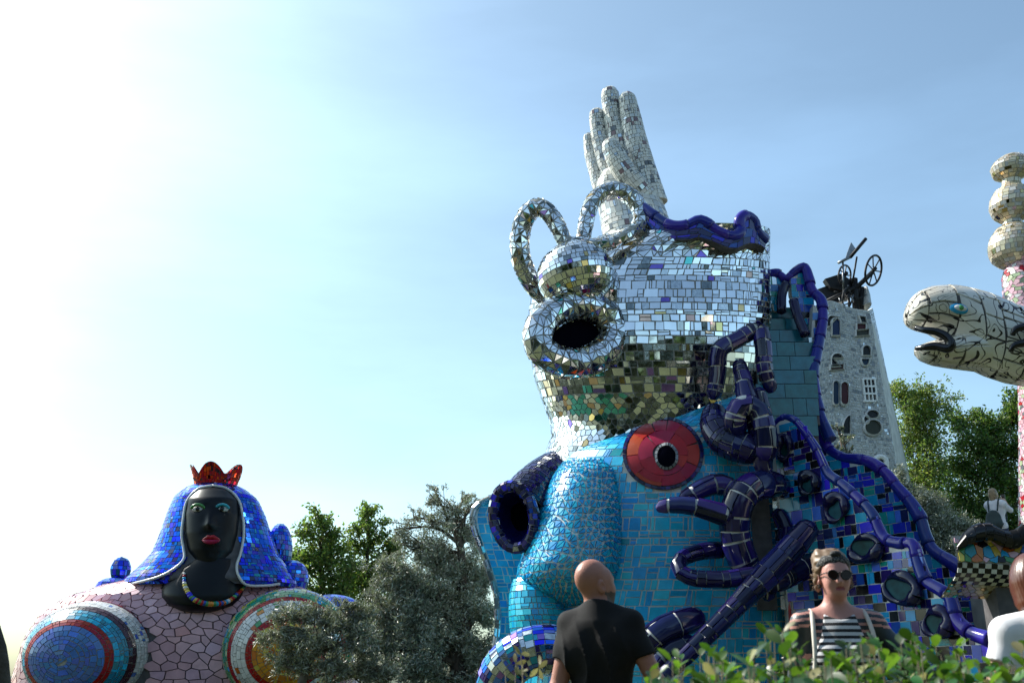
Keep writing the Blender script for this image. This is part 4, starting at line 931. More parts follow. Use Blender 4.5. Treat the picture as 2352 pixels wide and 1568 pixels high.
# lobes of the veil behind the shoulders
for nm, c, r in (("veil_fold", (640, 1265, 27.9), (.36, .5, .75)), ("veil_fold", (672, 1330, 27.6), (.42, .5, .5)), ("shoulder_knob", (277, 1308, 28.6), (.27, .3, .36)), ("shoulder_lobe", (762, 1402, 27.8), (.85, .8, .42)), ("shoulder_lobe", (262, 1350, 28.2), (.5, .5, .28))):
    q = ellip(pt(*c), *r, axis='z'); q.body(nm, grout_dark, bust, nu=36, nv=20)
    tile_rect(q, bust, "veil_tile", [mirror_blue, cobalt_tile, paleblue_tile, lav_tile], .13, .13, weights=[.5, .2, .15, .15], gap=.012, tilt=.03, split=.1)
# dark face, plain: brow, nose, lips, almond eyes
def fbump(P, u, v):
    x, y, d = proj(P); fr = (P[..., 1] < 26.25)
    def gs(a, b, sx, sy): return np.exp(-((x-a)/sx)**2-((y-b)/sy)**2)
    h = .20*gs(484, 1196, 9, 18)+.16*gs(484, 1206, 14, 8)+.10*gs(487, 1240, 20, 11)+.08*gs(488, 1284, 22, 14)-.06*gs(454, 1168, 15, 9)-.06*gs(512, 1166, 15, 9)+.05*gs(484, 1150, 40, 8)
    Q = P.copy(); Q[..., 1] -= .55*h*fr; return Q
fs0 = FACE.f
face = Surf(lambda u, v: fbump(fs0(u, v), u, v)); face.sgn = FACE.sgn
face.body("face", blackskin, bust, nu=110, nv=70, inset=0)
neck = stack([(1285, 440, 548, .5), (1310, 400, 556, .62), (1345, 374, 562, .78), (1372, 372, 560, .86), (1392, 388, 545, .86), (1405, 415, 515, .7), (1410, 440, 490, .45)], 26.05)
neck.body("neck", blackskin, bust, nu=70, nv=30, inset=0)
def on_face(px, py, S=face):
    p, n, u, v = on_front(S, px, py, 16); return p, n
for ex, lidm in ((455, lime_tile), (511, cyan_tile)):
    ey = 1169; c, _ = on_face(ex, ey)
    q = ellip(c+np.array((0, .01, 0)), .155, .07, .07); e = q.body("eye", whitetile, bust, nu=24, nv=14, inset=0, cap=False, occ=False)
    i = ellip(c+np.array((0, -.055, .0)), .058, .03, .06).body("iris", black_tile, e, nu=20, nv=10, inset=0, cap=False, occ=False)
    P = np.array([c+np.array((.17*np.cos(a), -.02-.05*np.sin(a), .0+.11*np.sin(a))) for a in np.linspace(0, np.pi, 14)])
    V, F = tube_vf(P, np.r_[.012, np.full(12, .038), .012], 8); part("eyelid", V, F, lidm, e, smooth=True)
cl, _ = on_face(486, 1240)
mb = MB()
for dz, r in ((.045, .055), (-.045, .062)):
    P = np.array([cl+np.array((.225*t, -.03-.05*(1-t*t), dz*(1-t*t)*(1.1)+(.03*np.exp(-(abs(t)-.25)**2/.03) if dz > 0 else 0))) for t in np.linspace(-1, 1, 15)])
    mb.add(*tube_vf(P, r*np.sqrt(1-np.linspace(-1, 1, 15)**2*.96), 10), smooth=True)
mb.build("lips", [redtile], bust)
# pale edging of the veil
for side_ in (0, 1):
    pts = [(488, 1117), (456, 1126), (432, 1152), (424, 1190), (420, 1230), (424, 1262), (424, 1285), (404, 1306), (368, 1325), (318, 1334), (292, 1340)] if side_ == 0 else [(488, 1117), (520, 1125), (546, 1150), (556, 1190), (558, 1230), (552, 1270), (543, 1300), (548, 1325), (566, 1342), (606, 1346), (640, 1338)]
    P = []
    for px, py in pts:
        p, n, _, _ = on_front(veil, px, max(py, 1118), 14); P.append(p+n*.05)
    V, F = tube_vf(crom(P, 60), .035, 7); part("veil_edging", V, F, whitetile, bust, smooth=True)
# bead necklace
BM = [redtile2, orange_tile, cyan_tile, whitetile, yellow_tile, lime_tile, cobalt_tile]
nb_ = crom([pt(x, y, 25.4) for x, y in [(424, 1318), (426, 1345), (440, 1370), (462, 1383), (490, 1386), (520, 1380), (545, 1362), (560, 1345)]], 37)
for i, p in enumerate(nb_):
    x, y, d = proj(p); q, n, _, _ = on_front(neck, float(x), float(y), 14)
    r = .035+.035*np.sin(np.pi*i/36)
    s_ = ellip(q+n*.03, r*1.25, r, r); us, vs = np.meshgrid(np.linspace(0, 1, 9)[:-1], np.linspace(.01, .99, 6)); V = s_.f(us, vs).reshape(-1, 3)
    F = [(a*8+b, a*8+(b+1) % 8, (a+1)*8+(b+1) % 8, (a+1)*8+b) for a in range(5) for b in range(8)]
    part("bead", V, F, BM[int(RNG.integers(0, 7))], bust, smooth=True, origin=q)
# crown: ring of pointed lobes
cc = pt(496, 1108, 26.9); mpx = mpp(1108, 26.9)
def crown_f(u, v):
    u = np.asarray(u, float); v = np.asarray(v, float); a = 2*np.pi*u; h = .22+.32*(.5+.5*np.cos(a*5))**.6
    r = .55+.16*v*h/.5; return np.stack([cc[0]+r*np.sin(a), cc[1]-r*np.cos(a)*.9, cc[2]-.08+v*h], -1)
crown = Surf(crown_f); crown.body("crown", grout_dark, bust, nu=80, nv=10, cap=False)
tile_rect(crown, bust, "crown_tile", [mirror_red, redtile2, maroon], .085, .085, weights=[.65, .25, .1], gap=.010, tilt=.06, split=.1)
crin = Surf(lambda u, v: crown_f(u, v)*np.array((1, 1, 1))+np.stack([-.05*np.sin(2*np.pi*np.asarray(u, float)), .05*np.cos(2*np.pi*np.asarray(u, float)), 0*np.asarray(u, float)], -1)); crin.body("crown_lining", redtile2, bust, nu=80, nv=6, cap=False, occ=False)
# two domes with plain concentric bands
def dome(cx, cy, rx, ry, bands, rot):
    c = pt(cx, cy, 25.75); m = mpp(cy, 25.75)
    s_ = ellip(c, rx*m, 1.25, ry*m, rot); s_.body("dome", grout_grey, bust, nu=64, nv=40)
    for v0, v1, mats, wts, tw in bands: tile_rect(s_, bust, "band_tile", mats, tw, tw*.8, weights=wts, vrange=(v0, v1), gap=.014, split=.2, tilt=.015)
dome(205, 1500, 148, 116, [(.01, .21, [lav_tile, paleblue_tile], [.85, .15], .16), (.21, .255, [redtile2, redtile], [.6, .4], .13), (.255, .335, [teal_ring, turq], [.8, .2], .16), (.335, .385, [maroon], [1], .16), (.385, .50, [whitetile, ivory2, lav_tile], [.72, .2, .08], .13), (.50, .54, [maroon, redtile], [.6, .4], .13), (.54, .99, [pinktile, pinklight], [.8, .2], .25)], Matrix.Rotation(R(-8), 3, 'Z') @ Matrix.Rotation(R(8), 3, 'X'))
dome(662, 1487, 147, 133, [(.01, .17, [orange_tile, yellow_tile], [.9, .1], .16), (.17, .205, [redtile2], [1], .12), (.205, .31, [whitetile, ivory2, orange_tile, lime_tile], [.82, .12, .03, .03], .15), (.31, .345, [redtile2, redtile], [.7, .3], .12), (.345, .43, [lime_tile, green_tile, palegreen_tile, cyan_tile], [.4, .25, .2, .15], .15), (.43, .49, [palegreen_tile, lav_tile, yellow_tile, pinklight], [.4, .2, .2, .2], .16), (.49, .53, [maroon, redtile], [.6, .4], .13), (.53, .99, [pinktile, pinklight], [.8, .2], .25)], Matrix.Rotation(R(10), 3, 'Z') @ Matrix.Rotation(R(8), 3, 'X'))
# ================================================================== white serpent head on the right
YS = 15.0
ser = thing("veined_serpent_head", tuple(pt(2240, 780, YS)), "white ceramic serpent head with open black mouth and wandering black veins", "sculpture")
def side_body(rows, Y, ry):
    """rows (px, ytop, ybot, half depth) of a body lying across the view"""
    X = np.array([pt(r[0], 784, Y)[0] for r in rows]); zt = np.array([pt(r[0], r[1], Y)[2] for r in rows]); zb = np.array([pt(r[0], r[2], Y)[2] for r in rows]); D = np.array([r[3] for r in rows])
    d = np.r_[0, np.cumsum(np.hypot(np.diff(X), np.abs(np.diff(zt))*.5))]; d /= d[-1]
    def f(u, v):
        v = np.asarray(v, float); a = 2*np.pi*np.asarray(u, float); x = smooth1(v, d, X); t = smooth1(v, d, zt); b = smooth1(v, d, zb); dd = smooth1(v, d, D)
        return np.stack([x+0*a, Y-dd*np.cos(a), (t+b)/2+(t-b)/2*np.sin(a)], -1)
    return Surf(f)
upper = side_body([(2089, 722, 735, .05), (2093, 706, 744, .22), (2104, 685, 751, .34), (2122, 671, 757, .44), (2148, 662, 762, .50), (2180, 660, 780, .56), (2205, 661, 815, .60), (2235, 666, 846, .62), (2270, 676, 864, .64), (2310, 695, 877, .66), (2352, 715, 884, .68), (2420, 745, 890, .68), (2520, 790, 900, .68)], YS, None)
lower = side_body([(2100, 797, 803, .06), (2106, 795, 814, .18), (2120, 790, 827, .28), (2145, 783, 836, .36), (2175, 776, 841, .42), (2210, 765, 845, .48), (2250, 760, 850, .5)], YS, None)
up_ = upper.body("upper_head", grout_dark, ser, nu=48, nv=60, inset=.03); lo_ = lower.body("lower_jaw", grout_dark, ser, nu=40, nv=30, inset=.03)
def not_mouth(u, v, P):
    x, y, d = proj(P); return ~((y > 742) & (y < 800) & (x < 2186))
tile_rect(upper, ser, "glazed_tile", [veined], .42, .40, sub=(4, 4), smooth=True, gap=.035, th=.04, lift=.0, jit=.10, split=.25, vary=.35)
tile_rect(lower, ser, "glazed_tile", [veined], .30, .34, sub=(4, 3), smooth=True, gap=.03, th=.04, lift=.0, jit=.10, split=.2, vary=.35)
nk = tubesurf([(2470, 828, 15.0), (2540, 850, 15.05), (2620, 930, 15.3), (2640, 1100, 15.8), (2620, 1300, 16.2), (2640, 1640, 16.3), (2640, 1800, 16.3)], [66, 62, 60, 62, 64, 66, 66], cap0=False, cap1=False)
nk.body("neck", grout_dark, ser, nu=28, nv=50, inset=.03)
tile_rect(nk, ser, "glazed_tile", [veined], .45, .45, sub=(4, 3), smooth=True, gap=.035, th=.04, jit=.1)
V, F = tube_vf(crom([pt(x, y, Y) for x, y, Y in [(2104, 752, 14.72), (2125, 758, 14.6), (2150, 762, 14.55), (2172, 772, 14.5), (2184, 788, 14.48), (2178, 800, 14.5), (2150, 795, 14.6), (2125, 797, 14.68), (2104, 800, 14.82)]], 50), np.interp(np.linspace(0, 1, 50), [0, .2, .5, .8, 1], [.035, .06, .075, .06, .035]), 10); part("mouth_lining", V, F, black_tile, ser, smooth=True)
V, F = tube_vf(crom([pt(x, y, 15.0) for x, y in [(2100, 742), (2130, 750), (2160, 757), (2200, 785)]], 20), np.linspace(.05, .16, 20), 14); part("palate", V, F, black_tile, ser, smooth=True)
V, F = tube_vf(crom([pt(x, y, 15.0) for x, y in [(2112, 806), (2140, 804), (2170, 800), (2205, 785)]], 20), np.linspace(.04, .16, 20), 14); part("tongue", V, F, black_tile, ser, smooth=True)
p, n, _, _ = on_front(upper, 2203, 711, 20)
# front of the serpent = u 0 ; find the point by scanning instead
uu, vv = np.meshgrid(np.linspace(-.2, .2, 81), np.linspace(0, 1, 161)); PP = upper.f(uu, vv); xx, yy, dd = proj(PP); k = np.unravel_index(np.argmin((xx-2203)**2+(yy-710)**2), xx.shape); c = PP[k]
e = ellip(c, .155, .06, .085, Matrix.Rotation(R(10), 3, 'Y')).body("eye", cyan_tile, ser, nu=28, nv=14, inset=0, cap=False, occ=False)
ellip(c+np.array((0, -.03, 0)), .105, .05, .055, Matrix.Rotation(R(10), 3, 'Y')).body("eye_white", whitetile, e, nu=24, nv=12, inset=0, cap=False, occ=False)
ellip(c+np.array((0, -.055, 0)), .045, .04, .045).body("iris", lime_tile, e, nu=20, nv=10, inset=0, cap=False, occ=False)
for cx, cy in ((2338, 752), (2334, 790)):
    V, F = tube_vf(crom([pt(2400, cy-12, 14.25), pt(2360, cy-4, 14.2), pt(cx-6, cy+4, 14.2), pt(cx-12, cy+18, 14.22)], 16), np.linspace(.10, .035, 16), 10); part("claw", V, F, black_tile, ser, smooth=True)
# ================================================================== stacked-ball column
YC = 17.5
colm = thing("stacked_ball_column", gbase(2345, YC), "column of three gold mosaic balls above a pink and white mosaic shaft", "sculpture")
lat = stack([(359, 2310, 2336, .12), (364, 2296, 2350, .24), (376, 2282, 2364, .33), (389, 2278, 2368, .36), (401, 2283, 2363, .33), (408, 2297, 2349, .22), (412, 2303, 2343, .16), (425, 2303, 2343, .16), (432, 2300, 2346, .2), (440, 2286, 2362, .31), (458, 2277, 2373, .39), (478, 2276, 2374, .40), (494, 2284, 2366, .34), (504, 2298, 2352, .24), (508, 2306, 2344, .17), (517, 2306, 2344, .17), (526, 2290, 2364, .3), (545, 2277, 2380, .42), (570, 2273, 2385, .47), (592, 2280, 2380, .42), (606, 2296, 2366, .30), (612, 2310, 2356, .2)], YC, w=5)
lat.body("ball_stack", grout_light, colm, nu=48, nv=120, inset=.01)
tile_rect(lat, colm, "gold_tile", [mirror_goldleaf, ivory2, mirror_gold, pinklight], .088, .085, weights=[.72, .18, .08, .02], gap=.010, tilt=.02, split=.15)
sh = stack([(598, 2325, 2370, .2), (608, 2314, 2380, .3), (630, 2306, 2386, .38), (660, 2308, 2388, .38), (700, 2314, 2388, .36), (740, 2322, 2390, .34), (820, 2338, 2396, .30), (900, 2344, 2400, .28), (1000, 2345, 2402, .28), (1200, 2346, 2405, .3), (1560, 2346, 2410, .32)], YC, ground=0.0)
sh.body("shaft", grout_light, colm, nu=40, nv=80, inset=.012)
tile_hex(sh, colm, "shaft_tile", [pinklight, whitetile, palegreen_tile, redtile2, greytile, pinktile], .085, weights=[.38, .22, .15, .10, .07, .08], gap=.012, jit=.42, tilt=.05)
# ================================================================== checkered bowl wall at the right
YK = 15.5
chk = thing("checkered_mosaic_wall", gbase(2300, YK), "curved mosaic wall, chequered black and white under a wavy black coping", "wall")
top = [(2188, 1246), (2205, 1228), (2232, 1212), (2262, 1207), (2290, 1222), (2318, 1226), (2345, 1210), (2380, 1208), (2420, 1222), (2480, 1210)]
nT = 80; T = crom([pt(x, y, YK) for x, y in top], nT)
def rowz(py, fwd): return T[:, 0], fwd, pt(2300, py, YK-fwd)[2]
prof = [(1238, .0), (1262, .05), (1290, .10), (1316, .02), (1336, -.18), (1352, -.4), (1375, -.7)]
xs = T[:, 0]
def shear(x): return -.16*np.clip((xs[0]+1.2-x)/1.2, 0, 1)
G = np.array([[(x, YK-fw, pt(2300, py, YK-fw)[2]+.06*np.sin(3*x)*(1 if py < 1280 else .3)) for x in xs] for py, fw in prof])
si = np.linspace(0, 1, nT); vi = np.linspace(0, 1, len(prof))
def kf(u, v):
    u = np.asarray(u, float); v = np.asarray(v, float); fv = np.clip(v*(len(prof)-1), 0, len(prof)-1.0001); i = fv.astype(int); t = (fv-i)[..., None]
    fu = np.clip(u*(nT-1), 0, nT-1.001); j = fu.astype(int); s_ = (fu-j)[..., None]
    return (G[i, j]*(1-s_)+G[i, j+1]*s_)*(1-t)+(G[i+1, j]*(1-s_)+G[i+1, j+1]*s_)*t
ks = Surf(kf, wrap=False)
ks.body("bowl", grout_grey, chk, nu=60, nv=24, inset=.012)
NU = 22
tile_hex(ks, chk, "colour_tile", [redtile2, yellow_tile, pinklight, cyan_tile, lime_tile, black_tile, lav_tile, whitetile, orange_tile], .13, weights=[.14, .12, .15, .13, .1, .12, .1, .08, .06], vrange=(.02, .36), gap=.012, jit=.42)
for r_ in range(5):
    v0 = .36+.075*r_
    for cidx in (0, 1):
        def cm(u, v, P, r_=r_, cidx=cidx): return ((np.floor(u*22).astype(int)+r_) % 2) == cidx
        tile_rect(ks, chk, "chequer_tile", [whitetile if cidx else black_tile], ks.Lu.mean()/22, .1, vrange=(v0, v0+.075), vary=0, split=0, hvary=0, jit=.05, gap=.008, mask=cm)
tile_hex(ks, chk, "gold_tile", [mirror_goldleaf, mirror_gold, ivory], .10, weights=[.6, .25, .15], vrange=(.735, .99), gap=.012, jit=.3)
CP = T.copy(); CP[:, 1] -= .12; CP[:, 2] -= .10
s_ = Surf((lambda Q, rr, Tt: (lambda u, v: np.stack([np.interp(np.asarray(v, float), si, Q[:, k]) for k in range(3)], -1)+np.interp(np.asarray(v, float), si, rr)[..., None]*np.stack([np.zeros(np.shape(u))+0*np.asarray(v, float), np.cos(2*np.pi*np.asarray(u, float)), np.sin(2*np.pi*np.asarray(u, float))], -1)))(CP, np.interp(si, [0, .12, 1], [.03, .13, .15]), None))
s_.body("wall_coping", grout_dark, chk, nu=16, nv=70)
tile_rect(s_, chk, "black_coping_tile", [black_tile, iron], .34, .16, weights=[.8, .2], sub=(3, 1), smooth=True, gap=.008, lift=.006, split=0)
V, F = box_vf(((xs[0]+xs[-1])/2+.3, YK+.55, 1.2), ((xs[-1]-xs[0])/2-.4, .25, 1.3)); part("wall_core", V, F, grout_dark, chk, occ=True)
# terrace carrying the visitors behind it
a = pt(2255, 1300, 19); b = pt(2600, 1300, 19)
ter = link_mesh("terrace", *box_vf(((a[0]+b[0])/2, 20.2, 1.52), ((b[0]-a[0])/2, 1.8, 1.62)), grout_grey, ((a[0]+b[0])/2, 20.2, 0), None); ter["kind"] = "structure"
# ================================================================== scaly blue mound low in the middle
YM = 14.5
mound = thing("iridescent_mosaic_arm", gbase(1200, YM), "thick curved arm of iridescent blue and silver mosaic left of the bald man", "sculpture")
ms = tubesurf([(1128, 1700, 14.8), (1136, 1600, 14.7), (1160, 1535, 14.5), (1205, 1500, 14.4), (1260, 1490, 14.4), (1330, 1510, 14.6), (1360, 1600, 14.8), (1368, 1760, 14.8)], [48, 50, 52, 54, 54, 52, 50, 50], cap0=False, cap1=False)
ms.body("arm", grout_light, mound, nu=40, nv=80, inset=.012)
tile_rect(ms, mound, "arm_tile", [mirror_blue, mirror_dull, lav_tile, cyan_tile, mirror_violet, indigo_tile], .085, .075, weights=[.22, .22, .2, .14, .1, .12], gap=.010, tilt=.05, split=.15)
# ================================================================== trees
def leaf_mesh(C, D, N, L, Wd, fold=0.0):
    """rhombic leaves: centres C, directions D, normals N, lengths L, widths W -> V,F"""
    S = np.cross(D, N); n = len(C); L = np.asarray(L)[:, None]; Wd = np.asarray(Wd)[:, None]
    V = np.stack([C-D*L*.5, C+S*Wd*.5-D*L*.05+N*fold*Wd, C+D*L*.5, C-S*Wd*.5-D*L*.05+N*fold*Wd], 1).reshape(-1, 3)
    return V, np.arange(4*n).reshape(n, 4)
def unit(A): return A/(np.linalg.norm(A, axis=-1, keepdims=True)+1e-12)
def tree(name, label, px, Y, lobes, mats, wts, L, Wd, per, trunk_px, trunk_r, group=None, droop=0.0, twigs=14, barkm=bark, upright=0.0, spread=.10, cat="tree", bare=0):
    """lobes (px, py, radius px, density) of the crown; trunk_px [(px, py)] up the trunk"""
    base = gbase(px, Y); t = thing(name, base, label, cat, group)
    tp = [np.array(base)-np.array((0, 0, .1))]+[pt(x, y, Y) for x, y in trunk_px]
    TP = crom(tp, 24); TR = np.linspace(trunk_r, trunk_r*.35, 24); mb = MB(); mb.add(*tube_vf(TP, TR, 9), smooth=True)
    CC, DD = [], []; m = mpp(lobes[0][1], Y)
    for lx, ly, lr, dens in lobes:
        c = pt(lx, ly, Y+RNG.uniform(-.5, .5)*lr*m); r = lr*m
        lower = np.nonzero(TP[:, 2] < c[2]-.25*r)[0]; k = lower[-1] if len(lower) else 0
        k = max(0, k-int(RNG.integers(0, 4))); s = TP[k]; mid = (s+c)/2+RNG.normal(0, .10, 3)*np.linalg.norm(c-s)+np.array((0, 0, .08*np.linalg.norm(c-s)))
        limb = crom([s, mid, c], 8); r0 = max(TR[k]*.55, .02); mb.add(*tube_vf(limb, np.linspace(r0, .022, 8), 6), smooth=True)
        nt_ = max(3, int(twigs*dens))
        for q in range(nt_):
            d = RNG.normal(0, 1, 3); d[2] = d[2]*.8+upright; d = d/np.linalg.norm(d); rr = r*RNG.uniform(.35, 1.05)**.6*(1.35 if RNG.random() < .25 else 1)
            a = limb[int(RNG.integers(4, 8))]; e = c+d*rr
            e[2] -= droop*rr*RNG.random()
            bend = (a+e)/2+RNG.normal(0, .08, 3)*rr; tw = crom([a, bend, e], 6)
            mb.add(*tube_vf(tw, np.linspace(.018, .005, 6), 4, cap=False), smooth=True)
            for sbi in range(4):
                a2 = tw[int(RNG.integers(2, 6))]; d2 = unit((e-a)/ (np.linalg.norm(e-a)+1e-9)+RNG.normal(0, .7, 3)+np.array((0, 0, upright*.6-droop*.8))); e2 = a2+d2*rr*RNG.uniform(.25, .5)
                if RNG.random() < .5: mb.add(*tube_vf(np.array([a2, e2]), np.array([.007, .003]), 4, cap=False))
                n = max(1, int(per*dens/4/1.0)); f = RNG.random(n)**.7
                CC.append(a2+(e2-a2)*f[:, None]+RNG.normal(0, spread*r, (n, 3))*np.array((1, 1, .8)))
                DD.append(unit(d2*.8+RNG.normal(0, .8, (n, 3))-np.array((0, 0, droop*.6))))
    mb.build("trunk", [barkm], t)
    C = np.concatenate(CC); D = np.concatenate(DD); n = len(C)
    Nn = unit(np.cross(D, RNG.normal(0, 1, (n, 3)))); Nn = np.where((Nn[:, 2:] < 0) & (RNG.random((n, 1)) < .8), -Nn, Nn)
    V, F = leaf_mesh(C, D, Nn, L*RNG.uniform(.6, 1.25, n), Wd*RNG.uniform(.7, 1.2, n), .18)
    mi = RNG.choice(len(mats), n, p=np.array(wts)/sum(wts))
    part("crown", V, F, mats, t, midx=mi, kind="stuff")
    return t
OAK = [oakleaf, oakleaf2]
tree("oak_tree", "tall green oak directly right of the blue veil, crown open to the sky", 742, 40, [(735, 1195, 30, .6), (705, 1225, 34, .6), (762, 1215, 32, .6), (690, 1265, 36, .7), (745, 1255, 42, .8), (790, 1265, 34, .6), (690, 1310, 36, .8), (765, 1305, 46, .8), (735, 1345, 55, .9), (690, 1360, 40, .9), (790, 1345, 46, .9), (745, 1400, 60, 1)], OAK, [.8, .2], .17, .095, 105, [(740, 1420), (738, 1330), (735, 1230)], .17, group="oak trees behind the olive", spread=.22)
tree("oak_tree", "second green oak, between the first oak and the big grey olive", 850, 41, [(845, 1178, 24, .6), (822, 1210, 28, .6), (868, 1205, 28, .6), (895, 1240, 26, .6), (835, 1255, 36, .8), (880, 1275, 38, .8), (820, 1315, 42, 1), (865, 1340, 52, 1), (830, 1380, 55, 1), (880, 1400, 50, 1)], OAK, [.75, .25], .17, .095, 105, [(845, 1420), (842, 1320), (848, 1210)], .16, group="oak trees behind the olive", spread=.22)
OLV = [oliveleaf, olivesilver]
tree("olive_tree", "big grey-green olive standing left of the turquoise building", 1050, 27, [(1000, 1128, 22, .2), (1070, 1135, 24, .2), (1100, 1155, 20, .2), (998, 1155, 28, .3), (1050, 1160, 32, .3), (1085, 1165, 26, .25), (950, 1185, 24, .2), (905, 1215, 26, .2), (985, 1200, 42, .4), (1035, 1205, 50, .5), (1085, 1230, 40, .6), (920, 1250, 38, .4), (985, 1280, 55, 1), (1050, 1300, 60, 1.1), (900, 1320, 46, .9), (1100, 1330, 36, 1), (950, 1360, 60, 1.1), (1030, 1390, 65, 1.2), (1095, 1410, 46, 1), (880, 1400, 50, 1), (940, 1450, 62, 1.2), (1030, 1480, 68, 1.2), (1100, 1500, 46, 1), (880, 1490, 50, 1), (960, 1540, 60, 1.2), (1080, 1560, 55, 1)], OLV, [.68, .32], .125, .030, 150, [(1058, 1500), (1068, 1400), (1062, 1290), (1050, 1215)], .26, droop=.25, twigs=30, barkm=bark, upright=.45, spread=.15)
tree("olive_tree", "smaller olive leaning across the right dome of the veiled bust", 715, 20, [(640, 1420, 30, .6), (690, 1410, 34, .7), (740, 1420, 30, .7), (625, 1465, 34, .7), (680, 1470, 40, 1), (740, 1475, 42, 1), (790, 1440, 36, .9), (640, 1520, 36, .7), (700, 1525, 40, .8), (770, 1530, 48, 1), (830, 1480, 44, 1), (830, 1420, 36, .9), (850, 1540, 46, 1), (800, 1390, 26, .6), (900, 1560, 40, 1)], OLV, [.68, .32], .105, .025, 85, [(700, 1545), (722, 1505), (770, 1480)], .13, droop=.2, twigs=20, barkm=bark_grey, upright=.3, spread=.15)
tree("poplar_tree", "tall airy tree right of the silver tower, pale green at its top", 2120, 38, [(2060, 905, 34, .8), (2110, 905, 36, .8), (2150, 930, 36, .8), (2075, 955, 42, .9), (2130, 975, 48, 1), (2085, 1015, 46, 1), (2150, 1030, 48, 1), (2100, 1075, 52, 1), (2160, 1090, 50, 1), (2120, 1140, 60, 1.1), (2075, 1120, 44, 1), (2180, 1150, 50, 1)], [oakleaf, oakleaf2], [.6, .4], .14, .065, 120, [(2118, 1180), (2112, 1050), (2105, 930)], .16, upright=.5, spread=.22)
tree("bay_tree", "dense dark green tree under the serpent head, behind the terrace visitor", 2270, 34, [(2215, 965, 34, .8), (2250, 985, 36, .9), (2330, 925, 32, .8), (2345, 965, 40, .9), (2300, 985, 40, .9), (2235, 1030, 50, 1), (2300, 1040, 56, 1.1), (2360, 1040, 50, 1), (2240, 1090, 56, 1.1), (2310, 1110, 60, 1.2), (2220, 1150, 56, 1.1), (2290, 1180, 66, 1.2), (2370, 1150, 60, 1.2), (2230, 1210, 60, 1.1), (2340, 1230, 66, 1.1), (2270, 1260, 60, 1)], [oakleaf, laurel, oakleaf2], [.65, .25, .1], .14, .07, 130, [(2275, 1250), (2280, 1120), (2285, 1000)], .18, upright=.2, spread=.22)
tree("olive_tree", "grey olive behind the cobalt coping, at the foot of the silver tower", 2105, 29, [(2060, 1110, 28, .6), (2090, 1140, 40, .9), (2150, 1160, 42, .9), (2080, 1180, 44, 1), (2130, 1200, 52, 1), (2185, 1215, 46, 1), (2160, 1260, 52, 1), (2210, 1270, 44, 1), (2190, 1310, 46, 1), (2110, 1250, 50, 1), (2240, 1320, 40, 1)], OLV, [.6, .4], .13, .034, 240, [(2120, 1330), (2115, 1230)], .2, droop=.3, twigs=15, upright=.4, spread=.20)
tree("small_shrub", "wispy shrub in the gap between coping and silver tower", 1935, 25, [(1925, 985, 14, .5), (1938, 1012, 20, .7), (1922, 1030, 18, .7), (1950, 1035, 16, .6)], OLV, [.7, .3], .10, .04, 60, [(1938, 1060), (1932, 1010)], .05, twigs=8, cat="shrub", upright=.4)
tree("undergrowth_shrub", "low leafy shrub in front of the ramp wall beside the tattooed woman", 2070, 12, [(2040, 1490, 26, 1), (2085, 1470, 24, .8), (2110, 1505, 28, 1), (2060, 1525, 30, 1), (1830, 1525, 22, .8), (1800, 1545, 22, .8)], [laurel, laurel2], [.6, .4], .05, .022, 90, [(2070, 1540), (2070, 1510)], .02, twigs=10, cat="shrub")
# dark leaning trunk cut by the left edge of the picture
lt = thing("leaning_tree", gbase(-25, 7.0), "dark bare trunk leaning out of the frame beside the veiled bust", "tree")
mb = MB(); mb.add(*tube_vf(crom([pt(10, 1700, 7.0), pt(-4, 1560, 7.0), pt(-15, 1480, 7.0), pt(-30, 1420, 7.0), pt(-60, 1300, 7.0), pt(-160, 1130, 7.2), pt(-230, 960, 7.3), pt(-330, 840, 7.5)], 30), np.linspace(.085, .012, 30)*(1+.06*np.sin(np.arange(30)*1.7)), 12), smooth=True)
mb.add(*tube_vf(np.array([pt(-4, 1560, 7.0), np.array(gbase(10, 7.0))-np.array((0, 0, .1))]), np.array([.09, .13]), 12), smooth=True); 
for q in range(6): mb.add(*tube_vf(crom([pt(-120-25*q, 1200-60*q, 7.2), pt(-150-40*q, 1120-70*q, 7.0+.1*q), pt(-150-60*q, 1000-70*q, 7.0)], 8), np.linspace(.02, .004, 8), 6), smooth=True)
mb.build("trunk", [bark], lt)
# wood behind the photographer: what the mirror tiles see
C = []; mbw = MB(); cen = []
for i in range(26):
    a = R(-200+220*i/25+RNG.uniform(-3, 3)); d = RNG.uniform(16, 30); x, y = d*math.cos(a), d*math.sin(a)-2
    if y > 6: continue
    h = RNG.uniform(10, 19); mbw.add(*tube_vf(np.array([(x, y, -.1), (x, y, h*.75)]), np.array([.25, .1]), 6), mi=2, smooth=True)
    for q in range(15):
        c = np.array((x, y, h*.58))+RNG.normal(0, 1, 3)*np.array((2.2, 2.2, h*.22)); k = 230; dd = unit(RNG.normal(0, 1, (k, 3))); C.append(c+dd*1.5*RNG.random((k, 1))**.4)
for i in range(110):
    a = R(-205+230*i/109); d = RNG.uniform(11, 26); c = np.array((d*math.cos(a), d*math.sin(a)-2, RNG.uniform(.6, 3.0)))
    if c[1] > 3: continue
    dd = unit(RNG.normal(0, 1, (200, 3))); C.append(c+dd*np.array((1.6, 1.6, 1.1))*RNG.random((200, 1))**.4)
C = np.concatenate(C); n = len(C); D = unit(RNG.normal(0, 1, (n, 3))); Nn = unit(np.cross(D, RNG.normal(0, 1, (n, 3))))
V, F = leaf_mesh(C, D, Nn, RNG.uniform(.35, .6, n), RNG.uniform(.25, .42, n)); mbw.add(V, F)
Vw = np.concatenate(mbw.V); mi = np.array(mbw.M); nl = len(F); mi[-nl:] = RNG.choice(2, nl, p=[.7, .3])
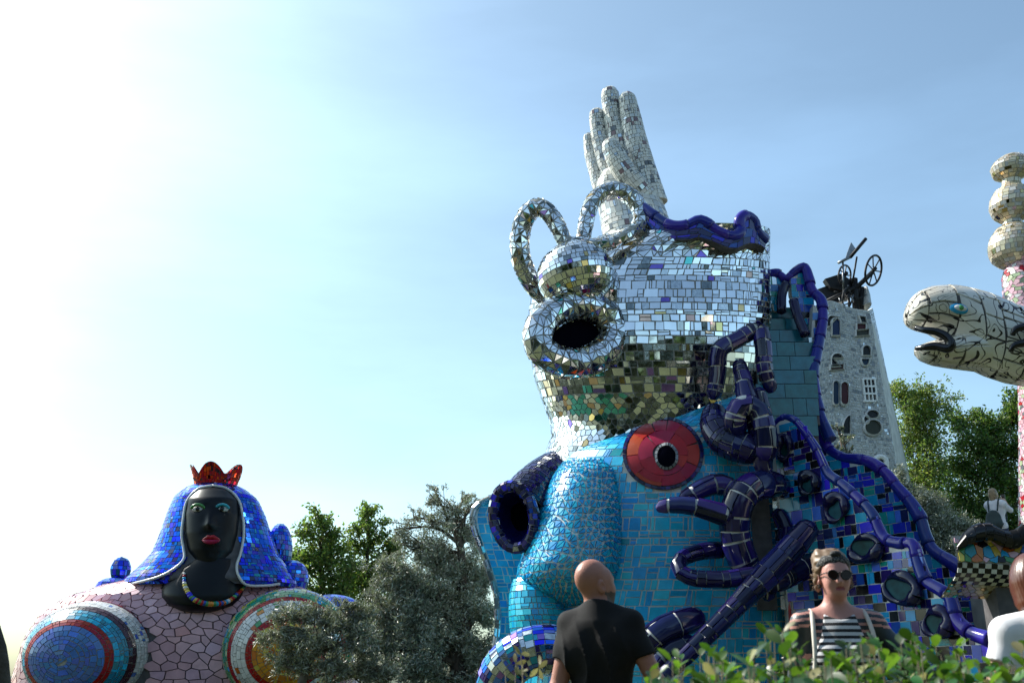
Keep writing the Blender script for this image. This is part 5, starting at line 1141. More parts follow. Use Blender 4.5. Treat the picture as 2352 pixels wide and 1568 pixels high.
wd = link_mesh("surrounding_woodland", Vw, mbw.F, [woodleaf, woodleaf, bark], (0, 0, 0), None, midx=mi, kind="stuff")
# ================================================================== leafy shrub close to the camera
sh_ = thing("leafy_shrub", gbase(1950, 2.3), "glossy green leafy shrub close in front of the woman, slightly out of focus", "shrub")
contour = [(1470, 1552), (1500, 1510), (1545, 1480), (1590, 1478), (1640, 1462), (1690, 1500), (1725, 1455), (1770, 1415), (1800, 1398), (1830, 1455), (1870, 1500), (1920, 1480), (1960, 1442), (2000, 1432), (2040, 1462), (2090, 1440), (2150, 1455), (2190, 1446), (2240, 1490), (2290, 1498), (2330, 1470), (2400, 1450)]
cx_ = [c[0] for c in contour]; cy_ = [c[1] for c in contour]
LV, LS = [], []
def leaf_shape(c, d, nn, L, Wd):
    """obovate leaf folded at the midrib, 2 x 4 quads"""
    s = np.cross(d, nn); t = np.array([0, .18, .42, .7, .9, 1.0]); wv = np.array([.05, .30, .47, .46, .25, .02]); cv = -.10*(t-.4)**2*L*2
    mid = c+d*(t[:, None]*L)+nn*cv[:, None]; le = mid+s*(wv*Wd)[:, None]+nn*(.16*wv*Wd)[:, None]; ri = mid-s*(wv*Wd)[:, None]+nn*(.16*wv*Wd)[:, None]
    V = np.concatenate([le, mid, ri]); F = [(i, i+1, 7+i, 6+i) for i in range(5)]+[(6+i, 7+i, 13+i, 12+i) for i in range(5)]
    return V, F
stems = MB(); leaves = []
for i in range(230):
    x = 1462+RNG.random()*920; top = np.interp(x, cx_, cy_)+26; depth = RNG.uniform(1.95, 2.75)
    y = top+RNG.random()**1.1*150 if i > 40 else top+RNG.uniform(0, 25); tip = pt(x, y, depth); base = np.array((tip[0]+RNG.normal(0, .05), depth+RNG.normal(0, .05), .35))
    st_ = crom([base, (base+tip)/2+RNG.normal(0, .025, 3), tip], 12); stems.add(*tube_vf(st_, np.linspace(.0028, .0012, 12), 5), smooth=True)
    a = RNG.uniform(0, 6.28); T = unit(st_[-1]-st_[-4])
    nn_ = int(RNG.integers(9, 16))
    for k in range(nn_):
        f = k/nn_; p = tip-T*(.004+.26*f)+0*T; a += 2.4; q = np.array((math.cos(a), math.sin(a), .15+.75*(1-f)**2)); q = q/np.linalg.norm(q)
        n = unit(np.array((0, 0, 1.))+RNG.normal(0, .35, 3)); n = unit(n-q*np.dot(n, q)); L = RNG.uniform(.022, .066)*(.55+.45*min(1, f*3+.2))
        leaves.append((p+q*.004, q, n, L, L*RNG.uniform(.52, .66), 1 if f < .25 and RNG.random() < .6 else (2 if RNG.random() < .13 else 0)))
stems.build("stem", [twig], sh_)
sc_ = []
for k, (c, q, n, L, Wd, mi) in enumerate(leaves):
    x, y, d = proj(c+q*L*.5); vis = (1440 < x < 2360) and (y < 1575)
    sc_.append(((y if vis else 9999)+400*(d-1.9), k))
sc_.sort(); near_ = set(k for s, k in sc_[:300]); fol = MB(); LM = [laurel, laurel2, laurel3]
for k, (c, q, n, L, Wd, mi) in enumerate(leaves):
    V, F = leaf_shape(c, q, n, L, Wd)
    if k in near_: part("leaf", V, F, LM[mi], sh_, smooth=True, origin=c)
    else: fol.add(V, F, mi, True)
fol.build("foliage", LM, sh_, kind="stuff")
# dry twigs with small yellow leaves at the foot of the arm
dry = thing("dry_sprig", gbase(1200, 3.2), "blurred dry yellowish sprig in front of the iridescent arm", "plant")
mb = MB(); lf = MB()
for i in range(7):
    tip = pt(1195+RNG.uniform(-45, 50), 1500+RNG.uniform(0, 45), 3.2+RNG.uniform(-.1, .1)); b_ = np.array((pt(1200, 1500, 3.2)[0]+RNG.normal(0, .04), 3.2, 0)); s_ = crom([b_, (b_+tip)/2+RNG.normal(0, .03, 3), tip], 12); mb.add(*tube_vf(s_, np.linspace(.004, .0015, 12), 4), smooth=True)
    for k in range(9):
        p = s_[int(RNG.integers(8, 12))]; q = unit(RNG.normal(0, 1, 3)+np.array((0, 0, .4))); n = unit(np.cross(q, RNG.normal(0, 1, 3))); lf.add(*leaf_shape(p, q, n, .035, .016), smooth=True)
mb.build("stem", [twig], dry); lf.build("leaves", [laurel3], dry, kind="stuff")
# ================================================================== people: smooth distance fields meshed with surface nets
class Field:
    def __init__(s, lo, hi, h):
        s.lo = np.array(lo, np.float32); s.h = h; n = np.ceil((np.array(hi)-s.lo)/h).astype(int)+1
        s.n = n; s.ax = [s.lo[i]+h*np.arange(n[i], dtype=np.float32) for i in range(3)]; s.D = np.full(n, 1.0, np.float32)
    def win(s, lo, hi):
        a = np.clip(((np.array(lo)-s.lo)/s.h).astype(int)-1, 0, s.n-1); b = np.clip(((np.array(hi)-s.lo)/s.h).astype(int)+2, 1, s.n)
        sl = tuple(slice(a[i], max(b[i], a[i]+1)) for i in range(3)); return sl, np.meshgrid(*[s.ax[i][sl[i]] for i in range(3)], indexing='ij')
    def merge(s, sl, d, k, sub=False):
        D = s.D[sl]
        if sub: s.D[sl] = np.maximum(D, -d) if k == 0 else -(lambda a, b: np.minimum(a, b)-np.maximum(k-np.abs(a-b), 0)**2/(4*k))(-D, d); return
        if k == 0: s.D[sl] = np.minimum(D, d)
        else: s.D[sl] = np.minimum(D, d)-np.maximum(k-np.abs(D-d), 0)**2/(4*k)
    def cap(s, a, b, ra, rb, k=.03, cut=None, sub=False, flat=1.0):
        a = np.array(a, np.float32); b = np.array(b, np.float32); m = max(ra, rb)+k+2*s.h
        sl, (X, Y, Z) = s.win(np.minimum(a, b)-m, np.maximum(a, b)+m); ab = b-a; L2 = max(float(ab@ab), 1e-9)
        t = np.clip(((X-a[0])*ab[0]+(Y-a[1])*ab[1]+(Z-a[2])*ab[2])/L2, 0, 1)
        d = np.sqrt((X-a[0]-t*ab[0])**2+((Y-a[1]-t*ab[1])/flat)**2+(Z-a[2]-t*ab[2])**2)-(ra+(rb-ra)*t)
        if cut: q = ab/math.sqrt(L2); d = np.maximum(d, (X-b[0])*q[0]+(Y-b[1])*q[1]+(Z-b[2])*q[2])
        s.merge(sl, d, k, sub); return s
    def ell(s, c, r, k=.03, M=None, sub=False):
        c = np.array(c, np.float32); r = np.array(r, np.float32); m = r.max()+k+2*s.h; sl, (X, Y, Z) = s.win(c-m, c+m); P = np.stack([X-c[0], Y-c[1], Z-c[2]], -1)
        if M is not None: P = P@np.array(M, np.float32)
        q = np.sqrt(((P/r)**2).sum(-1)); g = np.sqrt(((P/(r*r))**2).sum(-1))+1e-6
        s.merge(sl, q*(q-1)/g, k, sub); return s
    def plane(s, p, n):
        X, Y, Z = np.meshgrid(*s.ax, indexing='ij'); s.D = np.maximum(s.D, (X-p[0])*n[0]+(Y-p[1])*n[1]+(Z-p[2])*n[2]); return s
    def warp(s, fn):
        X, Y, Z = np.meshgrid(*s.ax, indexing='ij'); s.D = s.D+fn(X, Y, Z).astype(np.float32); return s
    def mesh(s):
        D = s.D; S = D < 0; n = np.array(D.shape)-1; acc = np.zeros((*n, 3), np.float32); cnt = np.zeros(n, np.float32)
        off = [(0, 0), (0, 1), (1, 0), (1, 1)]; quads = []
        for ax in range(3):
            o1, o2 = [i for i in range(3) if i != ax]
            for p, q in off:
                st = [0, 0, 0]; st[o1] = p; st[o2] = q; e = [st[i]+n[i] for i in range(3)]; st2 = list(st); st2[ax] += 1; e2 = [st2[i]+n[i] for i in range(3)]
                A = D[st[0]:e[0], st[1]:e[1], st[2]:e[2]]; B = D[st2[0]:e2[0], st2[1]:e2[1], st2[2]:e2[2]]; x = (A < 0) != (B < 0)
                t = np.where(x, A/np.where(x, A-B, 1), 0); cnt += x
                acc[..., ax] += t; acc[..., o1] += x*p; acc[..., o2] += x*q
        ok = cnt > 0; idx = -np.ones(n, np.int64); idx[ok] = np.arange(ok.sum()); I = np.argwhere(ok)
        V = (I+acc[ok]/cnt[ok][:, None])*s.h+s.lo
        for ax in range(3):
            o1, o2 = [(1, 2), (2, 0), (0, 1)][ax]; sl = [slice(1, n[i]) for i in range(3)]; sl[ax] = slice(0, n[ax]); sl2 = list(sl); sl2[ax] = slice(1, n[ax]+1)
            A = S[tuple(sl)]; B = S[tuple(sl2)]; w_ = np.argwhere(A != B)
            if not len(w_): continue
            base = w_+np.array([0 if i == ax else 1 for i in range(3)]); ins = A[tuple(w_.T)]
            def g(d1, d2): p = base.copy(); p[:, o1] -= d1; p[:, o2] -= d2; return idx[tuple(p.T)]
            Q = np.stack([g(1, 1), g(0, 1), g(0, 0), g(1, 0)], 1); Q[~ins] = Q[~ins][:, ::-1]; quads.append(Q)
        Q = np.concatenate(quads); return V, Q[(Q >= 0).all(1)]
def rz(a): return np.array(Matrix.Rotation(a, 3, 'Z'))
def hand_field(F, wr, dirv, side, up, curl=.5):
    """palm, four bent fingers and thumb hanging on the wrist"""
    d = unit(np.array(dirv, float)); s = unit(np.array(side, float)-d*np.dot(side, d)); u = np.cross(d, s); wr = np.array(wr, float)
    F.cap(wr, wr+d*.075, .027, .033, .02, flat=1)
    for i, (o, L) in enumerate(((-.027, .068), (-.009, .078), (.009, .074), (.026, .058))):
        a = wr+d*.08+s*o; b = a+unit(d+u*curl*.5)*L*.45; c = b+unit(d+u*curl*1.3)*L*.33; e = c+unit(d*.5+u*curl*2)*L*.25
        F.cap(a, b, .0095, .0088, .006).cap(b, c, .0088, .008, .004).cap(c, e, .008, .007, .004)
    a = wr+d*.03-s*.025; b = a+unit(d*.7-s*.7+u*.3)*.04; c = b+unit(d-s*.25+u*.4)*.032; F.cap(a, b, .013, .011, .012).cap(b, c, .011, .009, .004)
def head(F, M, o, fem=False, hs=1.0):
    """M rotates the head about o (base of the skull)"""
    T = lambda p: (np.array(M)@(np.array(p, float)*hs)+np.array(o))
    E = lambda c, r, k=.02, sub=False, rot=None: F.ell(T(c), np.array(r)*hs, k, np.array(M) if rot is None else np.array(M)@rot, sub)
    j = .92 if fem else 1.0
    E((0, -.012, .125), (.074, .094, .093), .03); E((0, .03, .06), (.060*j, .066, .085), .04); E((0, .055, .005), (.042*j, .034, .030), .03)
    E((0, .062, .105), (.056, .030, .05), .03); E((-.033, .062, .05), (.026, .028, .03), .025); E((.033, .062, .05), (.026, .028, .03), .025)
    F.cap(T((0, .092, .085)), T((0, .106, .05)), .009, .013, .012); E((-.011, .097, .046), (.009, .011, .008), .006); E((.011, .097, .046), (.009, .011, .008), .006)
    F.cap(T((-.03, .088, .098)), T((.03, .088, .098)), .011, .011, .015)
    E((-.031, .096, .083), (.017, .014, .012), .012, sub=True); E((.031, .096, .083), (.017, .014, .012), .012, sub=True)
    E((-.031, .082, .083), (.013, .012, .011), .003); E((.031, .082, .083), (.013, .012, .011), .003)
    F.cap(T((-.018, .084, .020)), T((.018, .084, .020)), .0075, .0075, .006); F.cap(T((-.015, .083, .010)), T((.015, .083, .010)), .008, .008, .006)
    E((0, .096, .0155), (.024, .012, .0022), .003, sub=True)
    for s_ in (-1, 1):
        rot = np.array(Matrix.Rotation(-s_*R(25), 3, 'Z')); E((s_*.078, -.012, .072), (.0095, .022, .035), .004, rot=rot); E((s_*.087, -.006, .076), (.0065, .011, .018), .003, sub=True, rot=rot); E((s_*.080, .004, .062), (.005, .006, .009), .003, rot=rot)
def person(label, x, y, yaw, H, cfg, h=.0075, z0=0.0, group=None):
    k = H/1.75; base = (x, y, z0); t = thing("person", base, label, "person", group); Mz = rz(yaw)
    def W(V): return (np.asarray(V)*k)@Mz.T+np.array(base)
    fem = cfg.get('fem'); sw = cfg.get('sw', .155 if fem else .185); sz = cfg.get('sz', 1.405); B = Field((-.62, -.5, -.02), (.62, .55, 1.80), h); A = cfg['arms']
    HM = np.array(Matrix.Rotation(R(cfg.get('yaw', 0)), 3, 'Z') @ Matrix.Rotation(R(cfg.get('pitch', 0)), 3, 'X')); HO = np.array((0, .012, 1.535))+np.array(cfg.get('hoff', (0, 0, 0)))
    tw = cfg.get('tw', .90 if fem else 1.0); hs = cfg.get('hs', 1.0)
    def torso(F, g=0.0, waist=True):
        F.ell((0, 0, 1.27), (.158*tw+g, .108*tw+g, .19+g), .05).ell((0, .004, 1.07), (.135*tw+g, .096*tw+g, .17+g), .06).ell((0, -.01, .94), (.158+g, .112+g, .13+g), .06)
        for s_ in (-1, 1):
            F.cap((s_*.045, -.02, 1.445), (s_*sw, -.012, sz), .042+g, .052+g, .05)
            if fem: F.ell((s_*.068, .085, 1.25), (.062+g, .055+g, .06+g), .04)
            else: F.ell((s_*.075, -.07, 1.30), (.075+g, .05+g, .10+g), .05)
    torso(B); F = B
    F.cap((0, -.018, 1.42), HO+HM@np.array((0, -.012, .03)), .060 if not fem else .054, .053 if not fem else .047, .04); head(F, HM, HO, fem, hs)
    for s_ in (-1, 1):
        el, wr = [np.array(q) for q in A[s_]]; sh0 = np.array((s_*sw, -.012, sz-.005)); r = (.052, .041, .030) if not fem else (.045, .036, .026)
        F.cap(sh0, el, r[0], r[1], .04).cap(el, wr, r[1]*1.02, r[2], .02)
        d = unit(wr-el); hand_field(F, wr, d, cfg.get('hand_side', {}).get(s_, (0, 1, 0)), (0, 0, 1))
        F.cap((s_*.085, 0, .92), (s_*.10, .015, .50), .088, .056, .05).cap((s_*.10, .015, .50), (s_*.105, -.02, .09), .056, .036, .03).cap((s_*.105, -.04, .055), (s_*.12, .13, .03), .036, .026, .03)
    V, Q = F.mesh(); mats = [cfg['skin']]; mi = np.zeros(len(Q), int); C = V[Q].mean(1); HC = (C-HO)@HM/hs
    for m, fn in cfg.get('paint', ()):
        if m not in mats: mats.append(m)
        mi[fn(C, HC)] = mats.index(m)
    part("body", W(V), Q, mats, t, smooth=True, midx=mi)
    # clothes
    def cloth(name, m, build, lo, hi, hh=h, warp=None, origin=None):
        G = Field(lo, hi, hh); build(G)
        if warp: G.warp(warp)
        if origin == 'late': pass
        Vc, Qc = G.mesh(); return part(name, W(Vc), Qc, m, t, smooth=True)
    def trousers(G):
        for s_ in (-1, 1): G.cap((s_*.085, 0, .92), (s_*.10, .015, .50), .105, .072, .04).cap((s_*.10, .015, .50), (s_*.105, -.015, .09), .072, .056, .03, cut=True)
        G.ell((0, -.01, .95), (.170, .124, .13), .06); G.plane((0, 0, 1.03), (0, 0, 1))
    cloth("trousers", denim, trousers, (-.35, -.3, .04), (.35, .3, 1.1), .012)
    def shoe(G):
        for s_ in (-1, 1): G.cap((s_*.105, -.045, .055), (s_*.12, .14, .035), .045, .036, .03)
        G.plane((0, 0, .0), (0, 0, -1))
    cloth("shoes", plasticblack, shoe, (-.25, -.2, -.03), (.25, .3, .15), .010)
    return t, W, cloth, torso, HM, HO, sw, A
# ---- bald man seen from behind
def man_fold(X, Y, Z):
    a = np.abs(np.sin(30*X+4.5*Z+1.3*np.sin(9*Z+3*X)))**.6; b = np.abs(np.sin(13*X-10*Z+2*np.sin(7*X)))**.7
    return -.019*(1-a)*np.clip((1.43-Z)*5, 0, 1)*np.clip(-Y*12, 0, 1)*np.clip(.3+3*np.sin(7*X+2), 0, 1)-.014*(1-b)*np.clip((1.30-Z)*5, 0, 1)+.004*np.sin(40*Z+16*X)*np.clip((np.abs(X)-.12)*20, 0, 1)
p_ = pt(1383, 1549, 5.1)
skin_beard = [(stubble, lambda C, H: (H[:, 1] > .008+.01*np.sin(H[:, 2]*90)) & (H[:, 2] < .040+.35*np.clip(.04-H[:, 1], 0, .04)+.004*np.sin(H[:, 0]*200+H[:, 1]*170)) & (H[:, 2] > -.035) & ~((H[:, 1] > .078) & (abs(H[:, 0]) < .022) & (H[:, 2] > .004) & (H[:, 2] < .028)) & (abs(H[:, 0]) < .075)),
              (lipm, lambda C, H: (H[:, 1] > .080) & (abs(H[:, 0]) < .022) & (H[:, 2] > .004) & (H[:, 2] < .026))]
t, W, cloth, torso, HM, HO, sw, A = person("bald man in a black t-shirt seen from behind, looking up to the right", p_[0], p_[1], R(-20), 1.80, dict(skin=skin_tan, sw=.142, sz=1.392, tw=.92, hs=.95, yaw=-42, pitch=10, hoff=(-.012, -.008, -.036), paint=skin_beard, arms={-1: [(-.205, -.05, 1.10), (-.20, .06, .86)], 1: [(.262, -.01, 1.13), (.33, .14, .95)]}), h=.006)
def tee(G, A=A, sw=sw, torso=torso, g=.014, cutz=.90, sl=.55, sr=.060):
    torso(G, g)
    for s_ in (-1, 1):
        a = np.array((s_*sw, -.012, 1.385)); e = np.array(A[s_][0]); b = a+(e-a)*sl; G.cap(a, b, sr+.004, sr, .04, cut=True)
    G.cap((0, -.03, 1.40), (0, -.022, 1.50), .092, .070, .03); G.plane((0, 0, cutz), (0, 0, -1)); G.plane((0, .0, 1.476), (0, .38, .925))
cloth("t_shirt", tshirt_black, tee, (-.45, -.25, .85), (.45, .25, 1.52), .0065, man_fold)
# ---- woman with sunglasses, facing the camera
p_ = pt(1937, 1549, 4.75)
def tat(C, H):
    r = np.abs(C[:, 0]); arm = (r > .125) & (C[:, 2] > 1.0); lines = np.sin(C[:, 2]*150+r*60) > .45
    hole_ = np.sqrt((r-.150)**2+(C[:, 2]-1.25)**2) < .024
    return (arm & (C[:, 2] > 1.13) & (C[:, 2] < 1.375) & ~hole_) | (arm & (C[:, 2] >= 1.375) & (np.sin(C[:, 2]*230+r*30) > -.2)) | ((r > .070) & (r < .13) & (C[:, 2] > 1.2) & (C[:, 2] < 1.43) & (np.sin(C[:, 2]*210) > -.5))
t, W, cloth, torso, HM, HO, sw, A = person("woman in dark sunglasses, headband and striped sleeveless top facing us, arms tattooed", p_[0], p_[1], R(180-6), 1.775, dict(fem=True, hs=.865, skin=skinm, yaw=4, pitch=2, paint=[(tattoo, tat), (lipm, lambda C, H: (H[:, 1] > .080) & ((H[:, 0]/.025)**2+((H[:, 2]-.015)/.0125)**2 < 1))],
    arms={1: [(.215, -.03, 1.12), (.225, .06, .89)], -1: [(-.33, .05, 1.19), (-.52, .18, 1.06)]}, hand_side={1: (0, 1, 0), -1: (0, 1, 0)}), h=.006)
def topf(G):
    torso(G, .010); G.plane((0, 0, .98), (0, 0, -1)); X, Y, Z = np.meshgrid(*G.ax, indexing='ij')
    half = np.interp(Z, [1.20, 1.28, 1.36, 1.44], [.175, .125, .088, .068]); G.D = np.maximum(G.D, (np.abs(X)-half)*.8)
    G.D = np.maximum(G.D, Z-(1.452-.05*np.clip(Y*10, -.4, 1)+.6*np.abs(X)**2*4))
o = cloth("striped_top", stripem, topf, (-.3, -.25, .92), (.3, .25, 1.52), .006)
HS = .865
def hw(p): return W([HM@(np.array(p, float)*HS)+HO])[0]
def htube(name, pts, r, m, parent, k=8, closed=False):
    P = np.array([hw(p) for p in pts]); V, F = tube_vf(crom(P, max(len(P), 24)), r, k, cap=not closed); return part(name, V, F, m, parent, smooth=True)
ring = lambda z0, zf, rx, ry, y0=-.012, n=33, a0=0, a1=2*np.pi: [(rx*np.sin(a), y0+ry*np.cos(a), z0+(zf-z0)*(.5+.5*np.cos(a))) for a in np.linspace(a0, a1, n)]
NB = np.array([W([(r_*np.sin(a), .0+.5*r_*np.cos(a)*1.5+.01, 1.435-.022*np.cos(a))])[0] for a, r_ in [(a, .070) for a in np.linspace(-1.9, 1.9, 24)]])
V, F = tube_vf(NB, .008, 8); part("neck_binding", V, F, tshirt_black, t, smooth=True)
def hair(G, seed=1):
    c = lambda p: HM@(np.array(p, float)*.865)+HO
    G.ell(c((0, -.028, .135)), (.082, .094, .092), .02, HM); G.ell(c((.03, -.072, .192)), (.050, .048, .034), .02); G.ell(c((.066, -.03, .17)), (.024, .05, .06), .02); G.ell(c((-.07, -.04, .12)), (.018, .04, .05), .02)
    G.ell(c((-.082, -.035, .045)), (.022, .026, .06), .02); G.ell(c((.074, -.045, .06)), (.02, .03, .06), .02)
    X, Y, Z = np.meshgrid(*G.ax, indexing='ij'); L = (np.stack([X, Y, Z], -1)-HO)@HM; G.D = np.maximum(G.D, (L[..., 1]-(.078-.9*np.clip(.165-L[..., 2], 0, 1)))*.8)
rg = np.random.default_rng(3)
hr = cloth("hair", hair_brown, hair, (-.2, -.25, 1.45), (.2, .25, 1.90), .006, lambda X, Y, Z: .005*np.sin(95*X+40*np.sin(30*Z))*np.sin(80*Z+30*Y)*np.sin(70*Y))
cu = MB()
for i in range(120):
    if i < 70: a = rg.uniform(0, 6.28); s = np.array((.03+.05*np.cos(a)*rg.random()**.5, -.06+.05*np.sin(a), .19+rg.uniform(-.02, .03)))
    else: sd = -1 if rg.random() < .65 else 1; s = np.array((sd*(.078+rg.uniform(-.004, .018)), -.03+rg.normal(0, .02), rg.uniform(.02, .15)))
    d = unit(np.array((s[0]*(3 if i < 90 else 6), rg.normal(0, .3), (rg.uniform(-.3, .8) if i < 90 else rg.uniform(-1, .1))))+rg.normal(0, .35, 3)); u_ = unit(np.cross(d, rg.normal(0, 1, 3))); v_ = np.cross(d, u_); L = rg.uniform(.02, .042); tt = np.linspace(0, 1, 12); ph = rg.uniform(0, 6); r_ = rg.uniform(.004, .010)
    P = np.array([hw(s+d*L*q+u_*r_*np.cos(ph+q*8)+v_*r_*np.sin(ph+q*8)) for q in tt]); cu.add(*tube_vf(P, np.linspace(.0016, .0007, 12), 4, cap=False), smooth=True)
part("curls", np.concatenate(cu.V), cu.F, hair_brown, hr, smooth=True, kind="stuff")
BP = ring(.115, .172, .083, .094, y0=-.012, n=49)
P = np.array([hw(q) for q in BP]); T_, N_, B_ = frames(P); V = []
for off, th in ((-.022, .001), (-.012, .007), (0, .009), (.012, .007), (.022, .001)):
    for i, q in enumerate(BP):
        out = unit(np.array((q[0], q[1]+.012, 0))); V.append(hw(np.array(q)+out*th+np.array((0, -.35*off*1.0*(q[1] > -.1), off))*(1+.15*np.sin(i*1.3))))
part("headband", V, [(a*49+i, a*49+i+1, (a+1)*49+i+1, (a+1)*49+i) for a in range(4) for i in range(48)], bandm, t, smooth=True)
htube("headband_knot", [(-.024, .070, .185), (.0, .082, .197), (.028, .068, .188)], np.array([.006]*3+[.014]*18+[.006]*3), bandm, t)
gl = thing("sunglasses", tuple(hw((0, .1, .085))), "round black sunglasses with brown lenses worn by the tattooed woman", "sunglasses")
for s_ in (-1, 1):
    L_ = np.array([hw((s_*.0325+.0255*np.cos(a), .112-.14*abs(s_*.0325+.0255*np.cos(a))**1.0*.35, .083+.0225*np.sin(a)*(1 if np.sin(a) > 0 else 1.08)+.003*np.cos(a)*s_)) for a in np.linspace(0, 2*np.pi, 25)])
    fwd = hw((0, 1, 0))-hw((0, 0, 0)); fwd /= np.linalg.norm(fwd)
    part("lens", *prism_vf(L_[:-1], fwd*.001, -fwd*.002), lensm, gl); V, F = tube_vf(L_, .0030, 8, cap=False); part("rim", V, F, plasticblack, gl, smooth=True)
    V, F = tube_vf(crom(np.array([hw((s_*.060, .106, .094)), hw((s_*.074, .085, .093)), hw((s_*.080, .0, .088)), hw((s_*.079, -.02, .075))]), 16), .0026, 6); part("temple", V, F, plasticblack, gl, smooth=True)
    q = ellip(hw((s_*.079, -.003, .036)), .009, .012, .011); q.body("ear_plug", plasticblack, t, nu=16, nv=10, inset=0, cap=False, occ=False)
V, F = tube_vf(crom(np.array([hw((-.010, .111, .09)), hw((0, .116, .094)), hw((.010, .111, .09))]), 8), .0026, 6); part("bridge", V, F, plasticblack, gl, smooth=True)
bp = thing("rucksack", tuple(W([(0, -.18, 1.2)])[0]), "small dark rucksack with cream shoulder straps on the tattooed woman's back", "rucksack")
for s_ in (-1, 1):
    pts = [(s_*.10, -.14, 1.34), (s_*.115, -.06, 1.452), (s_*.117, .02, 1.447), (s_*.128, .088, 1.36), (s_*.135, .105, 1.24), (s_*.150, .075, 1.10), (s_*.160, -.02, 1.0), (s_*.13, -.13, .98)]
    P = crom(np.array([W([q])[0] for q in pts]), 40); V, F = tube_vf(P, .0105, 8); part("strap", V, F, strapm, bp, smooth=True)
G = Field((-.2, -.36, .92), (.2, -.05, 1.45), .012); G.ell((0, -.19, 1.2), (.14, .07, .2), .03).ell((0, -.20, 1.08), (.15, .08, .12), .06); V, Q = G.mesh(); part("bag", W(V), Q, bagm, bp, smooth=True)
# ---- red-haired person at the right edge, seen from behind
p_ = pt(2412, 1549, 4.55)
t, W, cloth, torso, HM, HO, sw, A = person("person with auburn bob and white t-shirt seen from behind, hand on hip", p_[0], p_[1], R(-12), 1.72, dict(fem=True, skin=skinm, hs=.89, yaw=-10, pitch=-4, arms={-1: [(-.275, -.06, 1.10), (-.19, .055, .93)], 1: [(.25, -.05, 1.12), (.235, .05, .88)]}), h=.008)
def tee2(G):
    tee(G, A=A, sw=sw, torso=torso, g=.018, cutz=.96, sl=.42, sr=.060)
cloth("t_shirt", tshirt_white, tee2, (-.45, -.25, .9), (.45, .25, 1.52), .007, lambda X, Y, Z: .004*np.sin(26*X+14*Z)*np.clip((1.40-Z)*4, 0, 1))
def bob(G, q=.94):
    c = lambda p: HM@(np.array(p, float)*.89)+HO
    G.ell(c((0, -.015, .125)), (.094, .108, .108), .02); G.cap(c((0, -.03, .08)), c((0, -.035, .0)), .100, .092, .03); G.cap(c((-.065, .01, .06)), c((-.068, .015, .0)), .040, .030, .03); G.cap(c((.065, .01, .06)), c((.068, .015, .0)), .040, .030, .03)
    X, Y, Z = np.meshgrid(*G.ax, indexing='ij'); L = (np.stack([X, Y, Z], -1)-HO)@HM; G.D = np.maximum(G.D, (-.045-L[..., 2])); G.D = np.maximum(G.D, (L[..., 1]-.055+.5*np.clip(.10-L[..., 2], 0, .2)*0)*.9)
    G.D += (.0009*np.sin(np.arctan2(L[..., 0], -L[..., 1]-.0)*46+6*np.sin(14*L[..., 2]))).astype(np.float32)
HS = .89
hb_ = cloth("hair", hair_red, bob, (-.2, -.25, 1.4), (.2, .25, 1.85), .005)
st_ = MB(); rg = np.random.default_rng(5)
for i in range(1300):
    a = rg.uniform(-2.2, 2.2); r0 = rg.uniform(.1, .6); zt = .235-.02*r0
    P = []
    for q in np.linspace(0, 1, 9):
        rr = min(1, r0+q*1.6)*(1-.06*max(0, q-.7)/.3); z = zt-q*.285 if q > .0 else zt; e = math.sqrt(max(0, 1-max(0, (z-.10)/.135)**2)) if z > .10 else 1-.10*(0.10-z)/.145
        P.append(hw(((.0965)*e*math.sin(a), -.018-.112*e*math.cos(a), z)))
    st_.add(*tube_vf(crom(np.array(P), 10), .0010, 3, cap=False), smooth=True)
part("hair_strands", np.concatenate(st_.V), st_.F, hair_red, hb_, smooth=True, kind="stuff")
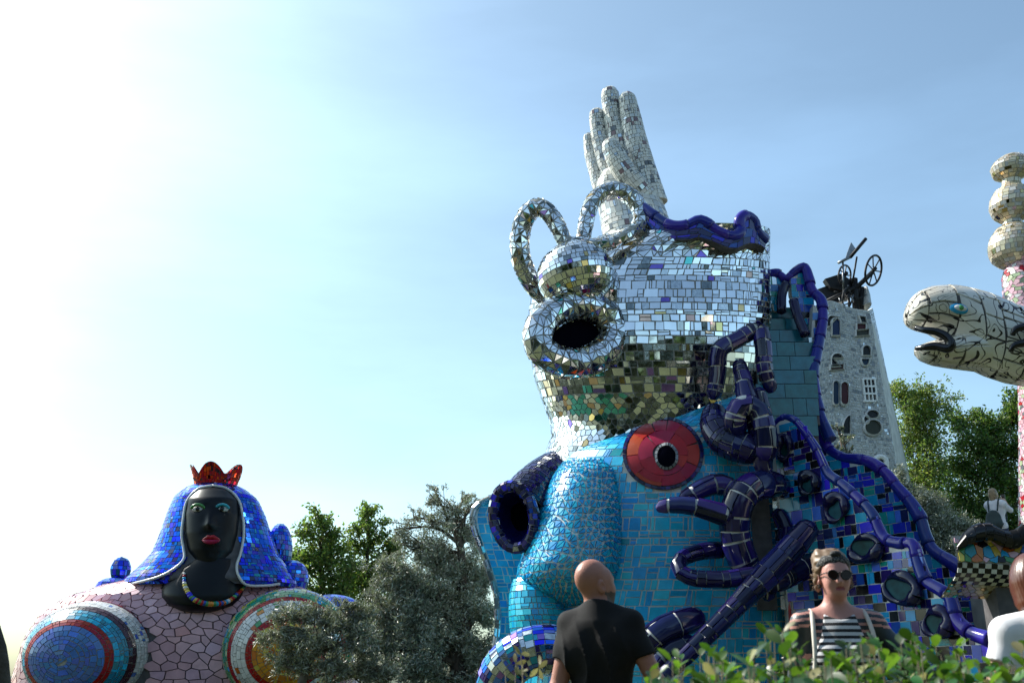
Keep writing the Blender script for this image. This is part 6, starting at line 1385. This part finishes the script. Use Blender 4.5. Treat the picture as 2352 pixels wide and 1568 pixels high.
# ---- visitor on the terrace taking a picture
YV = 20.2; p_ = pt(2308, 1300, YV); zt = 3.14
t, W, cloth, torso, HM, HO, sw, A = person("fair-haired visitor in a white shirt on the terrace, raising a phone to photograph", p_[0], p_[1], R(-48), 1.66, dict(fem=True, skin=skinm, yaw=-8, pitch=12, arms={-1: [(-.20, .22, 1.26), (-.06, .36, 1.50)], 1: [(.21, .24, 1.28), (.06, .38, 1.50)]}), h=.012, z0=zt)
def tee3(G):
    tee(G, A=A, sw=sw, torso=torso, g=.035, cutz=.86, sl=1.0, sr=.058)
cloth("shirt", tshirt_white, tee3, (-.45, -.3, .8), (.45, .4, 1.55), .012, lambda X, Y, Z: .006*np.sin(26*X+14*Z))
def bob2(G):
    c = lambda p: HM@np.array(p, float)+HO
    G.ell(c((0, -.02, .125)), (.090, .105, .105), .02); G.cap(c((0, -.04, .08)), c((0, -.045, .01)), .092, .085, .03)
    X, Y, Z = np.meshgrid(*G.ax, indexing='ij'); L = (np.stack([X, Y, Z], -1)-HO)@HM; G.D = np.maximum(G.D, (-.03-L[..., 2])); G.D = np.maximum(G.D, (L[..., 1]-.04)*.9)
cloth("hair", hair_blond, bob2, (-.2, -.3, 1.4), (.2, .25, 1.85), .010, lambda X, Y, Z: .003*np.sin(110*X+5*np.sin(20*Z)))
bg_ = thing("backpack", tuple(W([(0, -.2, 1.1)])[0]), "dark green backpack on the terrace visitor's back", "backpack")
G = Field((-.25, -.42, .75), (.25, -.05, 1.4), .015); G.ell((0, -.20, 1.08), (.16, .09, .19), .03).ell((0, -.22, .95), (.18, .11, .13), .08); V, Q = G.mesh(); part("bag", W(V), Q, bagm, bg_, smooth=True)
for s_ in (-1, 1):
    P = crom(np.array([W([q])[0] for q in [(s_*.09, -.17, 1.25), (s_*.11, -.08, 1.49), (s_*.12, .03, 1.47), (s_*.14, .12, 1.30), (s_*.17, .02, 1.05), (s_*.13, -.15, .95)]]), 24); V, F = tube_vf(P, .016, 6); part("strap", V, F, bagm, bg_, smooth=True)
ph = link_mesh("phone", *box_vf(W([(0, .46, 1.60)])[0], (.04, .006, .075), rz(R(-48))), lensm, W([(0, .46, 1.60)])[0], None); ph["label"] = "dark red phone held up by the terrace visitor"; ph["category"] = "phone"
emit()
